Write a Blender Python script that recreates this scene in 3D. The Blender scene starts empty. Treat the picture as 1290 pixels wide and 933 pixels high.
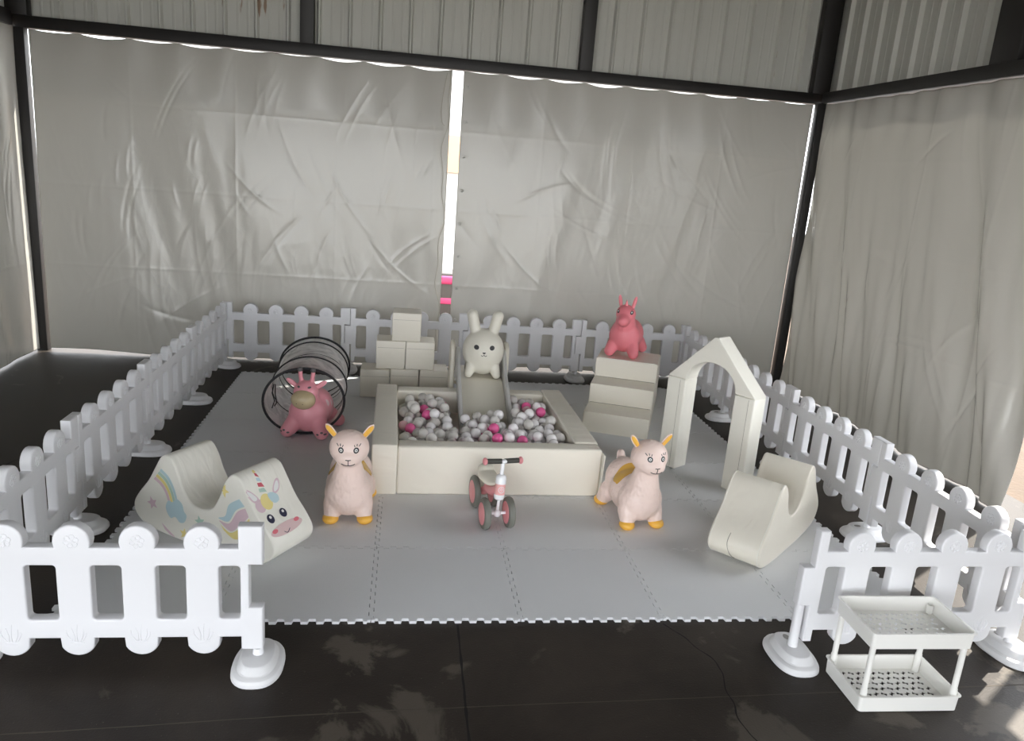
import bpy, bmesh, math, random
from mathutils import Vector, Matrix, Euler, noise
from mathutils.bvhtree import BVHTree

random.seed(7)
PI = math.pi
R = math.radians
SC = bpy.context.scene
COL = SC.collection

# ------------------------------------------------------------------ object helpers
def link(o):
    COL.objects.link(o)
    return o

def obj(name, me, mat=None, parent=None, loc=None, rot=None):
    o = bpy.data.objects.new(name, me)
    link(o)
    if mat is not None and me is not None and not me.materials:
        me.materials.append(mat)
    if parent is not None:
        o.parent = parent
    if loc is not None:
        o.location = loc
    if rot is not None:
        o.rotation_euler = rot
    return o

def tag(o, label, cat, group=None, kind=None):
    o['label'] = label
    o['category'] = cat
    if group:
        o['group'] = group
    if kind:
        o['kind'] = kind
    return o

def thing(name, label, cat, loc=(0, 0, 0), rz=0.0, group=None):
    o = bpy.data.objects.new(name, None)
    o.empty_display_size = 0.05
    link(o)
    o.location = loc
    o.rotation_euler = (0, 0, rz)
    return tag(o, label, cat, group)

def struct(name, me, mat, parent=None):
    o = obj(name, me, mat, parent)
    if parent is None:
        o['kind'] = 'structure'
    return o

def children(o):
    return [c for c in bpy.data.objects if c.parent == o]

def dup(root, loc, rz, label, group=None):
    def cp(o, par):
        c = o.copy()
        link(c)
        if par is not None:
            c.parent = par
        for ch in children(o):
            cp(ch, c)
        return c
    r = cp(root, None)
    r.location = loc
    r.rotation_euler = (0, 0, rz)
    r['label'] = label
    if group:
        r['group'] = group
    return r

# ------------------------------------------------------------------ mesh helpers
def from_bm(bm, smooth=True, angle=35):
    bmesh.ops.recalc_face_normals(bm, faces=bm.faces[:])
    me = bpy.data.meshes.new('m')
    bm.to_mesh(me)
    bm.free()
    if smooth:
        me.shade_smooth()
        me.set_sharp_from_angle(angle=R(angle))
    return me

def add_box(bm, c, s, rot=None, bevel=0.0, seg=3):
    M = Matrix.Translation(Vector(c))
    if rot is not None:
        M = M @ Euler(rot).to_matrix().to_4x4()
    M = M @ Matrix.Diagonal((s[0], s[1], s[2], 1))
    r = bmesh.ops.create_cube(bm, size=1.0, matrix=M)
    if bevel > 0:
        es = list({e for v in r['verts'] for e in v.link_edges})
        bmesh.ops.bevel(bm, geom=es, offset=bevel, segments=seg, profile=0.5, affect='EDGES')

def box_me(c, s, rot=None, bevel=0.0, seg=3):
    bm = bmesh.new()
    add_box(bm, c, s, rot, bevel, seg)
    return from_bm(bm)

def add_tube(bm, pts, rad, n=10, closed=False, cap=True, squash=None):
    """tube through pts; rad number or list"""
    pts = [Vector(p) for p in pts]
    m = len(pts)
    rads = rad if isinstance(rad, (list, tuple)) else [rad] * m
    rings = []
    up = None
    for i, p in enumerate(pts):
        a = pts[(i - 1) % m] if (closed or i > 0) else p
        b = pts[(i + 1) % m] if (closed or i < m - 1) else p
        t = (b - a)
        if t.length < 1e-9:
            t = Vector((0, 0, 1))
        t.normalize()
        if up is None:
            up = Vector((0, 0, 1)) if abs(t.z) < 0.9 else Vector((1, 0, 0))
        s = t.cross(up)
        if s.length < 1e-6:
            s = t.orthogonal()
        s.normalize()
        up = s.cross(t).normalized()
        ring = []
        for k in range(n):
            an = 2 * PI * k / n
            q = s * math.cos(an) * rads[i] + up * math.sin(an) * rads[i] * (squash or 1.0)
            ring.append(bm.verts.new(p + q))
        rings.append(ring)
    rng = range(m) if closed else range(m - 1)
    for i in rng:
        A, B = rings[i], rings[(i + 1) % m]
        for k in range(n):
            bm.faces.new((A[k], A[(k + 1) % n], B[(k + 1) % n], B[k]))
    if cap and not closed:
        bm.faces.new(rings[0][::-1])
        bm.faces.new(rings[-1])

def tube_me(pts, rad, n=10, closed=False, squash=None):
    bm = bmesh.new()
    add_tube(bm, pts, rad, n, closed, True, squash)
    return from_bm(bm)

def add_lathe(bm, prof, n=24, M=None):
    """prof list of (r,z) around Z"""
    rings = []
    for r, z in prof:
        if r < 1e-6:
            v = Vector((0, 0, z))
            rings.append([bm.verts.new(M @ v if M else v)])
        else:
            ring = []
            for k in range(n):
                a = 2 * PI * k / n
                v = Vector((r * math.cos(a), r * math.sin(a), z))
                ring.append(bm.verts.new(M @ v if M else v))
            rings.append(ring)
    for A, B in zip(rings, rings[1:]):
        for k in range(n):
            k2 = (k + 1) % n
            if len(A) == 1 and len(B) == 1:
                continue
            if len(A) == 1:
                bm.faces.new((A[0], B[k2], B[k]))
            elif len(B) == 1:
                bm.faces.new((A[k], A[k2], B[0]))
            else:
                bm.faces.new((A[k], A[k2], B[k2], B[k]))

def lathe_me(prof, n=24, M=None):
    bm = bmesh.new()
    add_lathe(bm, prof, n, M)
    return from_bm(bm)

def ell_me(c, r, rot=None, su=24, sv=16):
    bm = bmesh.new()
    add_ell(bm, c, r, rot, su, sv)
    return from_bm(bm, angle=80)

def add_ell(bm, c, r, rot=None, su=24, sv=16):
    M = Matrix.Translation(Vector(c))
    if rot is not None:
        M = M @ Euler(rot).to_matrix().to_4x4()
    M = M @ Matrix.Diagonal((r[0], r[1], r[2], 1))
    bmesh.ops.create_uvsphere(bm, u_segments=su, v_segments=sv, radius=1.0, matrix=M)

def add_cone(bm, p1, r1, p2, r2, n=7):
    p1, p2 = Vector(p1), Vector(p2)
    for i in range(n):
        t = i / (n - 1)
        r = r1 + (r2 - r1) * t
        add_ell(bm, p1.lerp(p2, t), (r, r, r), None, 16, 10)

def eval_mesh(o):
    dg = bpy.context.evaluated_depsgraph_get()
    me = bpy.data.meshes.new_from_object(o.evaluated_get(dg))
    data = o.data
    bpy.data.objects.remove(o)
    return me

def blob(build, voxel=0.006, smooth=12, flat_floor=True):
    """union of overlapping rounded volumes as ONE continuous skin"""
    bm = bmesh.new()
    build(bm)
    me = bpy.data.meshes.new('b')
    bm.to_mesh(me)
    bm.free()
    o = obj('b', me)
    m = o.modifiers.new('r', 'REMESH')
    m.mode = 'VOXEL'
    m.voxel_size = voxel
    s = o.modifiers.new('s', 'SMOOTH')
    s.factor = 0.5
    s.iterations = smooth
    out = eval_mesh(o)
    if flat_floor:
        for v in out.vertices:
            if v.co.z < 0.0:
                v.co.z = 0.0
    out.shade_smooth()
    return out

def curve2d(splines, half, bevel=0.0, res=3, xf=None, angle=40):
    """flat outline(s) with holes -> solid plate, thickness 2*half, along local Z; xf maps it"""
    cu = bpy.data.curves.new('c', 'CURVE')
    cu.dimensions = '2D'
    cu.fill_mode = 'BOTH'
    cu.extrude = max(half - bevel, 1e-5)
    cu.bevel_depth = bevel
    cu.bevel_resolution = res
    cu.offset = -bevel
    for sp in splines:
        s = cu.splines.new('POLY')
        s.points.add(len(sp) - 1)
        for p, (x, y) in zip(s.points, sp):
            p.co = (x, y, 0, 1)
        s.use_cyclic_u = True
    o = bpy.data.objects.new('c', cu)
    link(o)
    me = eval_mesh(o)
    bpy.data.curves.remove(cu)
    bm = bmesh.new()
    bm.from_mesh(me)
    bpy.data.meshes.remove(me)
    bmesh.ops.remove_doubles(bm, verts=bm.verts[:], dist=1e-5)
    if xf is not None:
        bmesh.ops.transform(bm, matrix=xf, verts=bm.verts[:])
    return from_bm(bm, True, angle)

XZ = Matrix(((1, 0, 0, 0), (0, 0, -1, 0), (0, 1, 0, 0), (0, 0, 0, 1)))   # (x,y) outline -> (x,z), thickness along y

def catmull(pts, n=6, closed=True):
    out = []
    m = len(pts)
    for i in range(m if closed else m - 1):
        if closed:
            p0, p1, p2, p3 = pts[(i - 1) % m], pts[i], pts[(i + 1) % m], pts[(i + 2) % m]
        else:
            p0, p1, p2, p3 = pts[max(i - 1, 0)], pts[i], pts[i + 1], pts[min(i + 2, m - 1)]
        for k in range(n):
            t = k / n
            out.append(tuple(0.5 * (2 * b + (c - a) * t + (2 * a - 5 * b + 4 * c - d) * t * t + (3 * b - a - 3 * c + d) * t ** 3)
                             for a, b, c, d in zip(p0, p1, p2, p3)))
    if not closed:
        out.append(tuple(pts[-1]))
    return out

def circ(cx, cy, rx, ry=None, n=20, a0=0.0):
    ry = ry or rx
    return [(cx + rx * math.cos(a0 + 2 * PI * k / n), cy + ry * math.sin(a0 + 2 * PI * k / n)) for k in range(n)]

def star(cx, cy, r, n=5, rot=PI / 2, inner=0.45):
    return [(cx + (r if k % 2 == 0 else r * inner) * math.cos(rot + PI * k / n),
             cy + (r if k % 2 == 0 else r * inner) * math.sin(rot + PI * k / n)) for k in range(2 * n)]

def rrect(x0, x1, y0, y1, r=0.012, n=4):
    out = []
    for cx, cy, a in ((x1 - r, y0 + r, -PI / 2), (x1 - r, y1 - r, 0), (x0 + r, y1 - r, PI / 2), (x0 + r, y0 + r, PI)):
        for k in range(n + 1):
            t = a + PI / 2 * k / n
            out.append((cx + r * math.cos(t), cy + r * math.sin(t)))
    return out

# ---- prints and painted marks that follow a body's surface
class Skin:
    def __init__(self, me, axis, off=0.0008):
        self.bvh = BVHTree.FromPolygons([v.co.copy() for v in me.vertices], [list(p.vertices) for p in me.polygons])
        self.axis = axis      # '-y': look along +y from the front; '-x': from -x; '+y': from +y ; '+z' from above
        self.off = off
    def hit(self, a, b, off=None):
        ax = self.axis
        if ax == '-y':
            o, d = Vector((a, -2, b)), Vector((0, 1, 0))
        elif ax == '+y':
            o, d = Vector((a, 2, b)), Vector((0, -1, 0))
        elif ax == '-x':
            o, d = Vector((-2, a, b)), Vector((1, 0, 0))
        elif ax == '+x':
            o, d = Vector((2, a, b)), Vector((-1, 0, 0))
        else:
            o, d = Vector((a, b, 2)), Vector((0, 0, -1))
        loc, nor, _, _ = self.bvh.ray_cast(o, d)
        if loc is None:
            return None
        if nor.dot(d) > 0:
            nor = -nor
        return loc + nor * (self.off if off is None else off)
    def patch(self, poly, rings=4, off=None):
        """star-shaped outline pressed onto the skin"""
        m = len(poly)
        cx = sum(p[0] for p in poly) / m
        cy = sum(p[1] for p in poly) / m
        bm = bmesh.new()
        grid = []
        c = self.hit(cx, cy, off)
        if c is None:
            bm.free()
            return None
        cv = bm.verts.new(c)
        for k in range(1, rings + 1):
            t = k / rings
            row = []
            for (x, y) in poly:
                h = self.hit(cx + (x - cx) * t, cy + (y - cy) * t, off)
                row.append(bm.verts.new(h) if h is not None else None)
            grid.append(row)
        for i in range(m):
            j = (i + 1) % m
            if grid[0][i] and grid[0][j]:
                bm.faces.new((cv, grid[0][i], grid[0][j]))
            for k in range(rings - 1):
                q = (grid[k][i], grid[k][j], grid[k + 1][j], grid[k + 1][i])
                if all(q):
                    bm.faces.new((q[0], q[3], q[2], q[1]))
        return from_bm(bm, True, 80)
    def strip(self, A, B, n=3, off=None):
        """band between two polylines of equal length"""
        bm = bmesh.new()
        rows = []
        for (a, b) in zip(A, B):
            row = []
            for k in range(n + 1):
                t = k / n
                h = self.hit(a[0] + (b[0] - a[0]) * t, a[1] + (b[1] - a[1]) * t, off)
                row.append(bm.verts.new(h) if h is not None else None)
            rows.append(row)
        for P, Q in zip(rows, rows[1:]):
            for k in range(n):
                q = (P[k], P[k + 1], Q[k + 1], Q[k])
                if all(q):
                    bm.faces.new(q)
        return from_bm(bm, True, 80)
    def stroke(self, pts, w, n=6):
        P = [self.hit(*p) for p in catmull(pts, n, False)]
        P = [p for p in P if p is not None]
        return tube_me(P, w, 6)

# ------------------------------------------------------------------ materials
def new_mat(name):
    m = bpy.data.materials.new(name)
    m.use_nodes = True
    nt = m.node_tree
    b = nt.nodes['Principled BSDF']
    return m, nt, b

def N(nt, typ, **kw):
    n = nt.nodes.new(typ)
    for k, v in kw.items():
        if k in n.inputs:
            n.inputs[k].default_value = v
        else:
            setattr(n, k, v)
    return n

def simple(name, col, rough=0.5, bump=0.0, bscale=60.0, var=0.0, vscale=6.0, spec=0.5, metal=0.0, sss=0.0, coat=0.0):
    m, nt, b = new_mat(name)
    b.inputs['Base Color'].default_value = (*col, 1)
    b.inputs['Roughness'].default_value = rough
    b.inputs['Specular IOR Level'].default_value = spec
    b.inputs['Metallic'].default_value = metal
    b.inputs['Coat Weight'].default_value = coat
    if sss:
        b.inputs['Subsurface Weight'].default_value = sss
        b.inputs['Subsurface Radius'].default_value = (0.02, 0.015, 0.01)
        b.inputs['Subsurface Scale'].default_value = 0.3
    tc = N(nt, 'ShaderNodeTexCoord')
    if var > 0:
        nz = N(nt, 'ShaderNodeTexNoise')
        nz.inputs['Scale'].default_value = vscale
        nz.inputs['Detail'].default_value = 4
        nt.links.new(tc.outputs['Object'], nz.inputs['Vector'])
        mx = N(nt, 'ShaderNodeMix', data_type='RGBA')
        mx.inputs['A'].default_value = (*[c * (1 - var) for c in col], 1)
        mx.inputs['B'].default_value = (*[min(1, c * (1 + var)) for c in col], 1)
        nt.links.new(nz.outputs['Fac'], mx.inputs['Factor'])
        nt.links.new(mx.outputs['Result'], b.inputs['Base Color'])
    if bump > 0:
        nb = N(nt, 'ShaderNodeTexNoise')
        nb.inputs['Scale'].default_value = bscale
        nb.inputs['Detail'].default_value = 3
        nt.links.new(tc.outputs['Object'], nb.inputs['Vector'])
        bp = N(nt, 'ShaderNodeBump')
        bp.inputs['Strength'].default_value = bump
        bp.inputs['Distance'].default_value = 0.01
        nt.links.new(nb.outputs['Fac'], bp.inputs['Height'])
        nt.links.new(bp.outputs['Normal'], b.inputs['Normal'])
    return m

def vinyl(name, col, rough=0.38):
    """soft-play vinyl with a few slack creases"""
    m, nt, b = new_mat(name)
    b.inputs['Base Color'].default_value = (*col, 1)
    b.inputs['Roughness'].default_value = rough
    b.inputs['Specular IOR Level'].default_value = 0.45
    tc = N(nt, 'ShaderNodeTexCoord')
    mp = N(nt, 'ShaderNodeMapping')
    mp.inputs['Rotation'].default_value = (0.3, 0.5, 0.6)
    mp.inputs['Scale'].default_value = (2.5, 9, 4)
    nt.links.new(tc.outputs['Object'], mp.inputs['Vector'])
    n1 = N(nt, 'ShaderNodeTexNoise')
    n1.inputs['Scale'].default_value = 1.6
    n1.inputs['Detail'].default_value = 2
    n1.inputs['Distortion'].default_value = 0.6
    nt.links.new(mp.outputs['Vector'], n1.inputs['Vector'])
    bp = N(nt, 'ShaderNodeBump')
    bp.inputs['Strength'].default_value = 0.4
    bp.inputs['Distance'].default_value = 0.02
    nt.links.new(n1.outputs['Fac'], bp.inputs['Height'])
    nt.links.new(bp.outputs['Normal'], b.inputs['Normal'])
    return m

def tarp_mat(name, rot, tf):
    m, nt, b = new_mat(name)
    nt.nodes.remove(b)
    out = nt.nodes['Material Output']
    tc = N(nt, 'ShaderNodeTexCoord')
    # large smooth folds plus a net of fine creases
    mp = N(nt, 'ShaderNodeMapping')
    mp.inputs['Rotation'].default_value = (0, rot, 0)
    mp.inputs['Scale'].default_value = (1.7, 1.7, 0.8)
    nt.links.new(tc.outputs['Object'], mp.inputs['Vector'])
    nd = N(nt, 'ShaderNodeTexNoise')
    nd.inputs['Scale'].default_value = 1.7
    nd.inputs['Detail'].default_value = 2
    nt.links.new(mp.outputs['Vector'], nd.inputs['Vector'])
    ad = N(nt, 'ShaderNodeVectorMath', operation='MULTIPLY_ADD')
    ad.inputs[1].default_value = (0.9, 0.9, 0.9)
    nt.links.new(nd.outputs['Color'], ad.inputs[0])
    nt.links.new(mp.outputs['Vector'], ad.inputs[2])
    vo = N(nt, 'ShaderNodeTexVoronoi', feature='F1')
    vo.inputs['Scale'].default_value = 2.2
    nt.links.new(ad.outputs['Vector'], vo.inputs['Vector'])
    vo2 = N(nt, 'ShaderNodeTexVoronoi', feature='F1')
    vo2.inputs['Scale'].default_value = 6.0
    nt.links.new(ad.outputs['Vector'], vo2.inputs['Vector'])
    # the sheet is more crumpled towards the bottom
    sx = N(nt, 'ShaderNodeSeparateXYZ')
    nt.links.new(tc.outputs['Object'], sx.inputs['Vector'])
    mr = N(nt, 'ShaderNodeMapRange')
    mr.inputs['From Min'].default_value = 2.2
    mr.inputs['From Max'].default_value = 0.8
    mr.inputs['To Min'].default_value = 0.08
    mr.inputs['To Max'].default_value = 0.5
    nt.links.new(sx.outputs['Z'], mr.inputs['Value'])
    mu = N(nt, 'ShaderNodeMath', operation='MULTIPLY')
    nt.links.new(vo2.outputs['Distance'], mu.inputs[0])
    nt.links.new(mr.outputs['Result'], mu.inputs[1])
    sm = N(nt, 'ShaderNodeMath', operation='MULTIPLY_ADD')
    sm.inputs[1].default_value = 0.35
    nt.links.new(vo.outputs['Distance'], sm.inputs[0])
    nt.links.new(mu.outputs[0], sm.inputs[2])
    bp = N(nt, 'ShaderNodeBump')
    bp.inputs['Strength'].default_value = 0.22
    bp.inputs['Distance'].default_value = 0.02
    nt.links.new(sm.outputs[0], bp.inputs['Height'])
    df = N(nt, 'ShaderNodeBsdfDiffuse')
    df.inputs['Color'].default_value = (*TARP_COL, 1)
    tr = N(nt, 'ShaderNodeBsdfTranslucent')
    tr.inputs['Color'].default_value = (*TARP_TR, 1)
    gl = N(nt, 'ShaderNodeBsdfGlossy')
    gl.inputs['Roughness'].default_value = 0.21
    gl.inputs['Color'].default_value = (0.9, 0.9, 0.88, 1)
    for s in (df, gl):
        nt.links.new(bp.outputs['Normal'], s.inputs['Normal'])
    m1 = N(nt, 'ShaderNodeMixShader')
    m1.inputs['Fac'].default_value = tf
    nt.links.new(df.outputs[0], m1.inputs[1])
    nt.links.new(tr.outputs[0], m1.inputs[2])
    fr = N(nt, 'ShaderNodeFresnel')
    fr.inputs['IOR'].default_value = 1.62
    nt.links.new(bp.outputs['Normal'], fr.inputs['Normal'])
    m2 = N(nt, 'ShaderNodeMixShader')
    nt.links.new(fr.outputs[0], m2.inputs['Fac'])
    nt.links.new(m1.outputs[0], m2.inputs[1])
    nt.links.new(gl.outputs[0], m2.inputs[2])
    nt.links.new(m2.outputs[0], out.inputs['Surface'])
    return m

def floor_mat():
    m, nt, b = new_mat('dark_concrete')
    tc = N(nt, 'ShaderNodeTexCoord')
    big = N(nt, 'ShaderNodeTexNoise')
    big.inputs['Scale'].default_value = 1.9
    big.inputs['Detail'].default_value = 9
    big.inputs['Roughness'].default_value = 0.62
    big.inputs['Distortion'].default_value = 0.4
    nt.links.new(tc.outputs['Object'], big.inputs['Vector'])
    rp = N(nt, 'ShaderNodeValToRGB')
    e = rp.color_ramp.elements
    e[0].position, e[0].color = 0.34, (0.022, 0.0175, 0.0145, 1)
    e[1].position, e[1].color = 0.72, (0.046, 0.037, 0.030, 1)
    nt.links.new(big.outputs['Fac'], rp.inputs['Fac'])
    # worn pale patches with hard edges, in front of the mats; some paint sun brightness
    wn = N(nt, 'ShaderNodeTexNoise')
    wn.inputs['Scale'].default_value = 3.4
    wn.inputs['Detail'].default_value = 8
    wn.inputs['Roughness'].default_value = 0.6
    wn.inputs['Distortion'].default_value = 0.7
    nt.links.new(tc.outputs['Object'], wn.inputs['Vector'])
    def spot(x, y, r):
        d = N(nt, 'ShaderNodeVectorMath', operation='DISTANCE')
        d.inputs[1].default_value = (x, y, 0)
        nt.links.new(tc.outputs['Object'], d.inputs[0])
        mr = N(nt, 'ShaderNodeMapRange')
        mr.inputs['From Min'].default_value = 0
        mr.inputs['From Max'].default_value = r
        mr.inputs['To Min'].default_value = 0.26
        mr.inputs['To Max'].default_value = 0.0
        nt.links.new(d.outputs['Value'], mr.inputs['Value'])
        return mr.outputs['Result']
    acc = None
    for x, y, r in ((-0.54, -0.22, .34), (-0.5, -0.55, .3), (0.75, -0.75, .35), (-0.3, -0.30, .14), (1.25, -0.62, .2), (1.72, -.66, .26), (2.0, -.45, .3)):  # last two spots paint extra sunlight into the floor colour at right
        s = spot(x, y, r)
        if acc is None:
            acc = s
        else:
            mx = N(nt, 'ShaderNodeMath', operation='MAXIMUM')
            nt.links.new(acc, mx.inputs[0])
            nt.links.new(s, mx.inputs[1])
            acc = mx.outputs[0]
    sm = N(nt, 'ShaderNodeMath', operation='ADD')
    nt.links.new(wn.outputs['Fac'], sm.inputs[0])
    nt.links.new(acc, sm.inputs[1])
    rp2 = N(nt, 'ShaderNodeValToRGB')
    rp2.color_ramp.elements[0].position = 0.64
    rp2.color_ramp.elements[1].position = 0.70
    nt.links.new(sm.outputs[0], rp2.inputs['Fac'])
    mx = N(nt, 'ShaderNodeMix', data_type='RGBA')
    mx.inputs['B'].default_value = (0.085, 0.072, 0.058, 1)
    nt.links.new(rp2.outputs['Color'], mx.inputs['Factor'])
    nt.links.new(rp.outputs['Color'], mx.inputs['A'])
    # sand grains
    gn = N(nt, 'ShaderNodeTexNoise')
    gn.inputs['Scale'].default_value = 120
    gn.inputs['Detail'].default_value = 2
    nt.links.new(tc.outputs['Object'], gn.inputs['Vector'])
    rg = N(nt, 'ShaderNodeValToRGB')
    rg.color_ramp.elements[0].position = 0.70
    rg.color_ramp.elements[1].position = 0.80
    nt.links.new(gn.outputs['Fac'], rg.inputs['Fac'])
    mg = N(nt, 'ShaderNodeMix', data_type='RGBA')
    mg.inputs['B'].default_value = (0.10, 0.085, 0.07, 1)
    nt.links.new(rg.outputs['Color'], mg.inputs['Factor'])
    nt.links.new(mx.outputs['Result'], mg.inputs['A'])
    nt.links.new(mg.outputs['Result'], b.inputs['Base Color'])
    rr = N(nt, 'ShaderNodeMapRange')
    rr.inputs['To Min'].default_value = 0.44
    rr.inputs['To Max'].default_value = 0.62
    nt.links.new(big.outputs['Fac'], rr.inputs['Value'])
    nt.links.new(rr.outputs['Result'], b.inputs['Roughness'])
    b.inputs['Specular IOR Level'].default_value = 0.22
    bp = N(nt, 'ShaderNodeBump')
    bp.inputs['Strength'].default_value = 0.12
    bp.inputs['Distance'].default_value = 0.01
    nt.links.new(gn.outputs['Fac'], bp.inputs['Height'])
    nt.links.new(bp.outputs['Normal'], b.inputs['Normal'])
    return m

def siding_mat():
    m, nt, b = new_mat('painted_metal_siding')
    tc = N(nt, 'ShaderNodeTexCoord')
    mp = N(nt, 'ShaderNodeMapping')
    mp.inputs['Scale'].default_value = (5, 5, 0.5)
    nt.links.new(tc.outputs['Object'], mp.inputs['Vector'])
    nz = N(nt, 'ShaderNodeTexNoise')
    nz.inputs['Scale'].default_value = 1.2
    nz.inputs['Detail'].default_value = 4
    nt.links.new(mp.outputs['Vector'], nz.inputs['Vector'])
    rp = N(nt, 'ShaderNodeValToRGB')
    e = rp.color_ramp.elements
    e[0].position, e[0].color = 0.3, (*[c * 0.94 for c in SIDING], 1)
    e[1].position, e[1].color = 0.7, (*SIDING, 1)
    nt.links.new(nz.outputs['Fac'], rp.inputs['Fac'])
    # rust runs
    mp2 = N(nt, 'ShaderNodeMapping')
    mp2.inputs['Scale'].default_value = (9, 9, 1.6)
    nt.links.new(tc.outputs['Object'], mp2.inputs['Vector'])
    n2 = N(nt, 'ShaderNodeTexNoise')
    n2.inputs['Scale'].default_value = 2.0
    n2.inputs['Detail'].default_value = 5
    nt.links.new(mp2.outputs['Vector'], n2.inputs['Vector'])
    d = N(nt, 'ShaderNodeVectorMath', operation='DISTANCE')
    d.inputs[1].default_value = (-1.85, 4.25, 3.0)
    nt.links.new(tc.outputs['Object'], d.inputs[0])
    mr = N(nt, 'ShaderNodeMapRange')
    mr.inputs['From Max'].default_value = 0.55
    mr.inputs['To Min'].default_value = 0.2
    mr.inputs['To Max'].default_value = 0.0
    nt.links.new(d.outputs['Value'], mr.inputs['Value'])
    ad = N(nt, 'ShaderNodeMath', operation='ADD')
    nt.links.new(n2.outputs['Fac'], ad.inputs[0])
    nt.links.new(mr.outputs['Result'], ad.inputs[1])
    r2 = N(nt, 'ShaderNodeValToRGB')
    r2.color_ramp.elements[0].position = 0.74
    r2.color_ramp.elements[1].position = 0.80
    nt.links.new(ad.outputs[0], r2.inputs['Fac'])
    mx = N(nt, 'ShaderNodeMix', data_type='RGBA')
    mx.inputs['B'].default_value = (0.30, 0.21, 0.15, 1)
    nt.links.new(r2.outputs['Color'], mx.inputs['Factor'])
    nt.links.new(rp.outputs['Color'], mx.inputs['A'])
    nt.links.new(mx.outputs['Result'], b.inputs['Base Color'])
    b.inputs['Roughness'].default_value = 0.55
    return m

def wool_mat(name, col):
    m, nt, b = new_mat(name)
    b.inputs['Base Color'].default_value = (*col, 1)
    b.inputs['Roughness'].default_value = 0.36
    tc = N(nt, 'ShaderNodeTexCoord')
    nd = N(nt, 'ShaderNodeTexNoise')
    nd.inputs['Scale'].default_value = 14
    nt.links.new(tc.outputs['Object'], nd.inputs['Vector'])
    ad = N(nt, 'ShaderNodeVectorMath', operation='MULTIPLY_ADD')
    ad.inputs[1].default_value = (0.015, 0.015, 0.015)
    nt.links.new(nd.outputs['Color'], ad.inputs[0])
    nt.links.new(tc.outputs['Object'], ad.inputs[2])
    mp = N(nt, 'ShaderNodeMapping')
    mp.inputs['Scale'].default_value = (58, 58, 44)
    nt.links.new(ad.outputs['Vector'], mp.inputs['Vector'])
    vo = N(nt, 'ShaderNodeTexVoronoi', feature='SMOOTH_F1')
    vo.inputs['Scale'].default_value = 1.0
    nt.links.new(mp.outputs['Vector'], vo.inputs['Vector'])
    # fleece on body and neck only; the face is smooth
    sx = N(nt, 'ShaderNodeVectorMath', operation='DISTANCE')
    sx.inputs[1].default_value = (0, -0.16, 0.385)
    nt.links.new(tc.outputs['Object'], sx.inputs[0])
    mr = N(nt, 'ShaderNodeMapRange')
    mr.inputs['From Min'].default_value = 0.085
    mr.inputs['From Max'].default_value = 0.125
    nt.links.new(sx.outputs['Value'], mr.inputs['Value'])
    ml = N(nt, 'ShaderNodeMath', operation='MULTIPLY')
    nt.links.new(vo.outputs['Distance'], ml.inputs[0])
    nt.links.new(mr.outputs['Result'], ml.inputs[1])
    bp = N(nt, 'ShaderNodeBump', invert=True)
    bp.inputs['Strength'].default_value = 0.5
    bp.inputs['Distance'].default_value = 0.010
    nt.links.new(ml.outputs[0], bp.inputs['Height'])
    nt.links.new(bp.outputs['Normal'], b.inputs['Normal'])
    return m

def sheer_mat(name, col, alpha):
    m, nt, b = new_mat(name)
    nt.nodes.remove(b)
    out = nt.nodes['Material Output']
    df = N(nt, 'ShaderNodeBsdfDiffuse')
    df.inputs['Color'].default_value = (*col, 1)
    tl = N(nt, 'ShaderNodeBsdfTranslucent')
    tl.inputs['Color'].default_value = (*col, 1)
    m1 = N(nt, 'ShaderNodeMixShader')
    m1.inputs['Fac'].default_value = 0.45
    nt.links.new(df.outputs[0], m1.inputs[1])
    nt.links.new(tl.outputs[0], m1.inputs[2])
    tp = N(nt, 'ShaderNodeBsdfTransparent')
    tc = N(nt, 'ShaderNodeTexCoord')
    nz = N(nt, 'ShaderNodeTexNoise')
    nz.inputs['Scale'].default_value = 9
    nz.inputs['Detail'].default_value = 4
    nz.inputs['Distortion'].default_value = 1.2
    nt.links.new(tc.outputs['Object'], nz.inputs['Vector'])
    mr = N(nt, 'ShaderNodeMapRange')
    mr.inputs['From Min'].default_value = 0.35
    mr.inputs['From Max'].default_value = 0.65
    mr.inputs['To Min'].default_value = alpha - 0.18
    mr.inputs['To Max'].default_value = alpha + 0.18
    nt.links.new(nz.outputs['Fac'], mr.inputs['Value'])
    m2 = N(nt, 'ShaderNodeMixShader')
    nt.links.new(mr.outputs['Result'], m2.inputs['Fac'])
    nt.links.new(tp.outputs[0], m2.inputs[1])
    nt.links.new(m1.outputs[0], m2.inputs[2])
    nt.links.new(m2.outputs[0], out.inputs['Surface'])
    return m

def clear_ball(name, col, tf):
    m, nt, b = new_mat(name)
    b.inputs['Base Color'].default_value = (*col, 1)
    b.inputs['Roughness'].default_value = 0.12
    nt.nodes['Principled BSDF'].inputs['Coat Weight'].default_value = 0.3
    out = nt.nodes['Material Output']
    tp = N(nt, 'ShaderNodeBsdfTransparent')
    lw = N(nt, 'ShaderNodeLayerWeight')
    lw.inputs['Blend'].default_value = 0.35
    mr = N(nt, 'ShaderNodeMapRange')
    mr.inputs['To Min'].default_value = tf
    mr.inputs['To Max'].default_value = 0.95
    nt.links.new(lw.outputs['Facing'], mr.inputs['Value'])
    mx = N(nt, 'ShaderNodeMixShader')
    nt.links.new(mr.outputs['Result'], mx.inputs['Fac'])
    nt.links.new(tp.outputs[0], mx.inputs[1])
    nt.links.new(b.outputs[0], mx.inputs[2])
    nt.links.new(mx.outputs[0], out.inputs['Surface'])
    return m

TARP_COL = (0.73, 0.71, 0.66)
TARP_TR = (0.63, 0.62, 0.58)
SIDING = (0.60, 0.605, 0.565)

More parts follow.
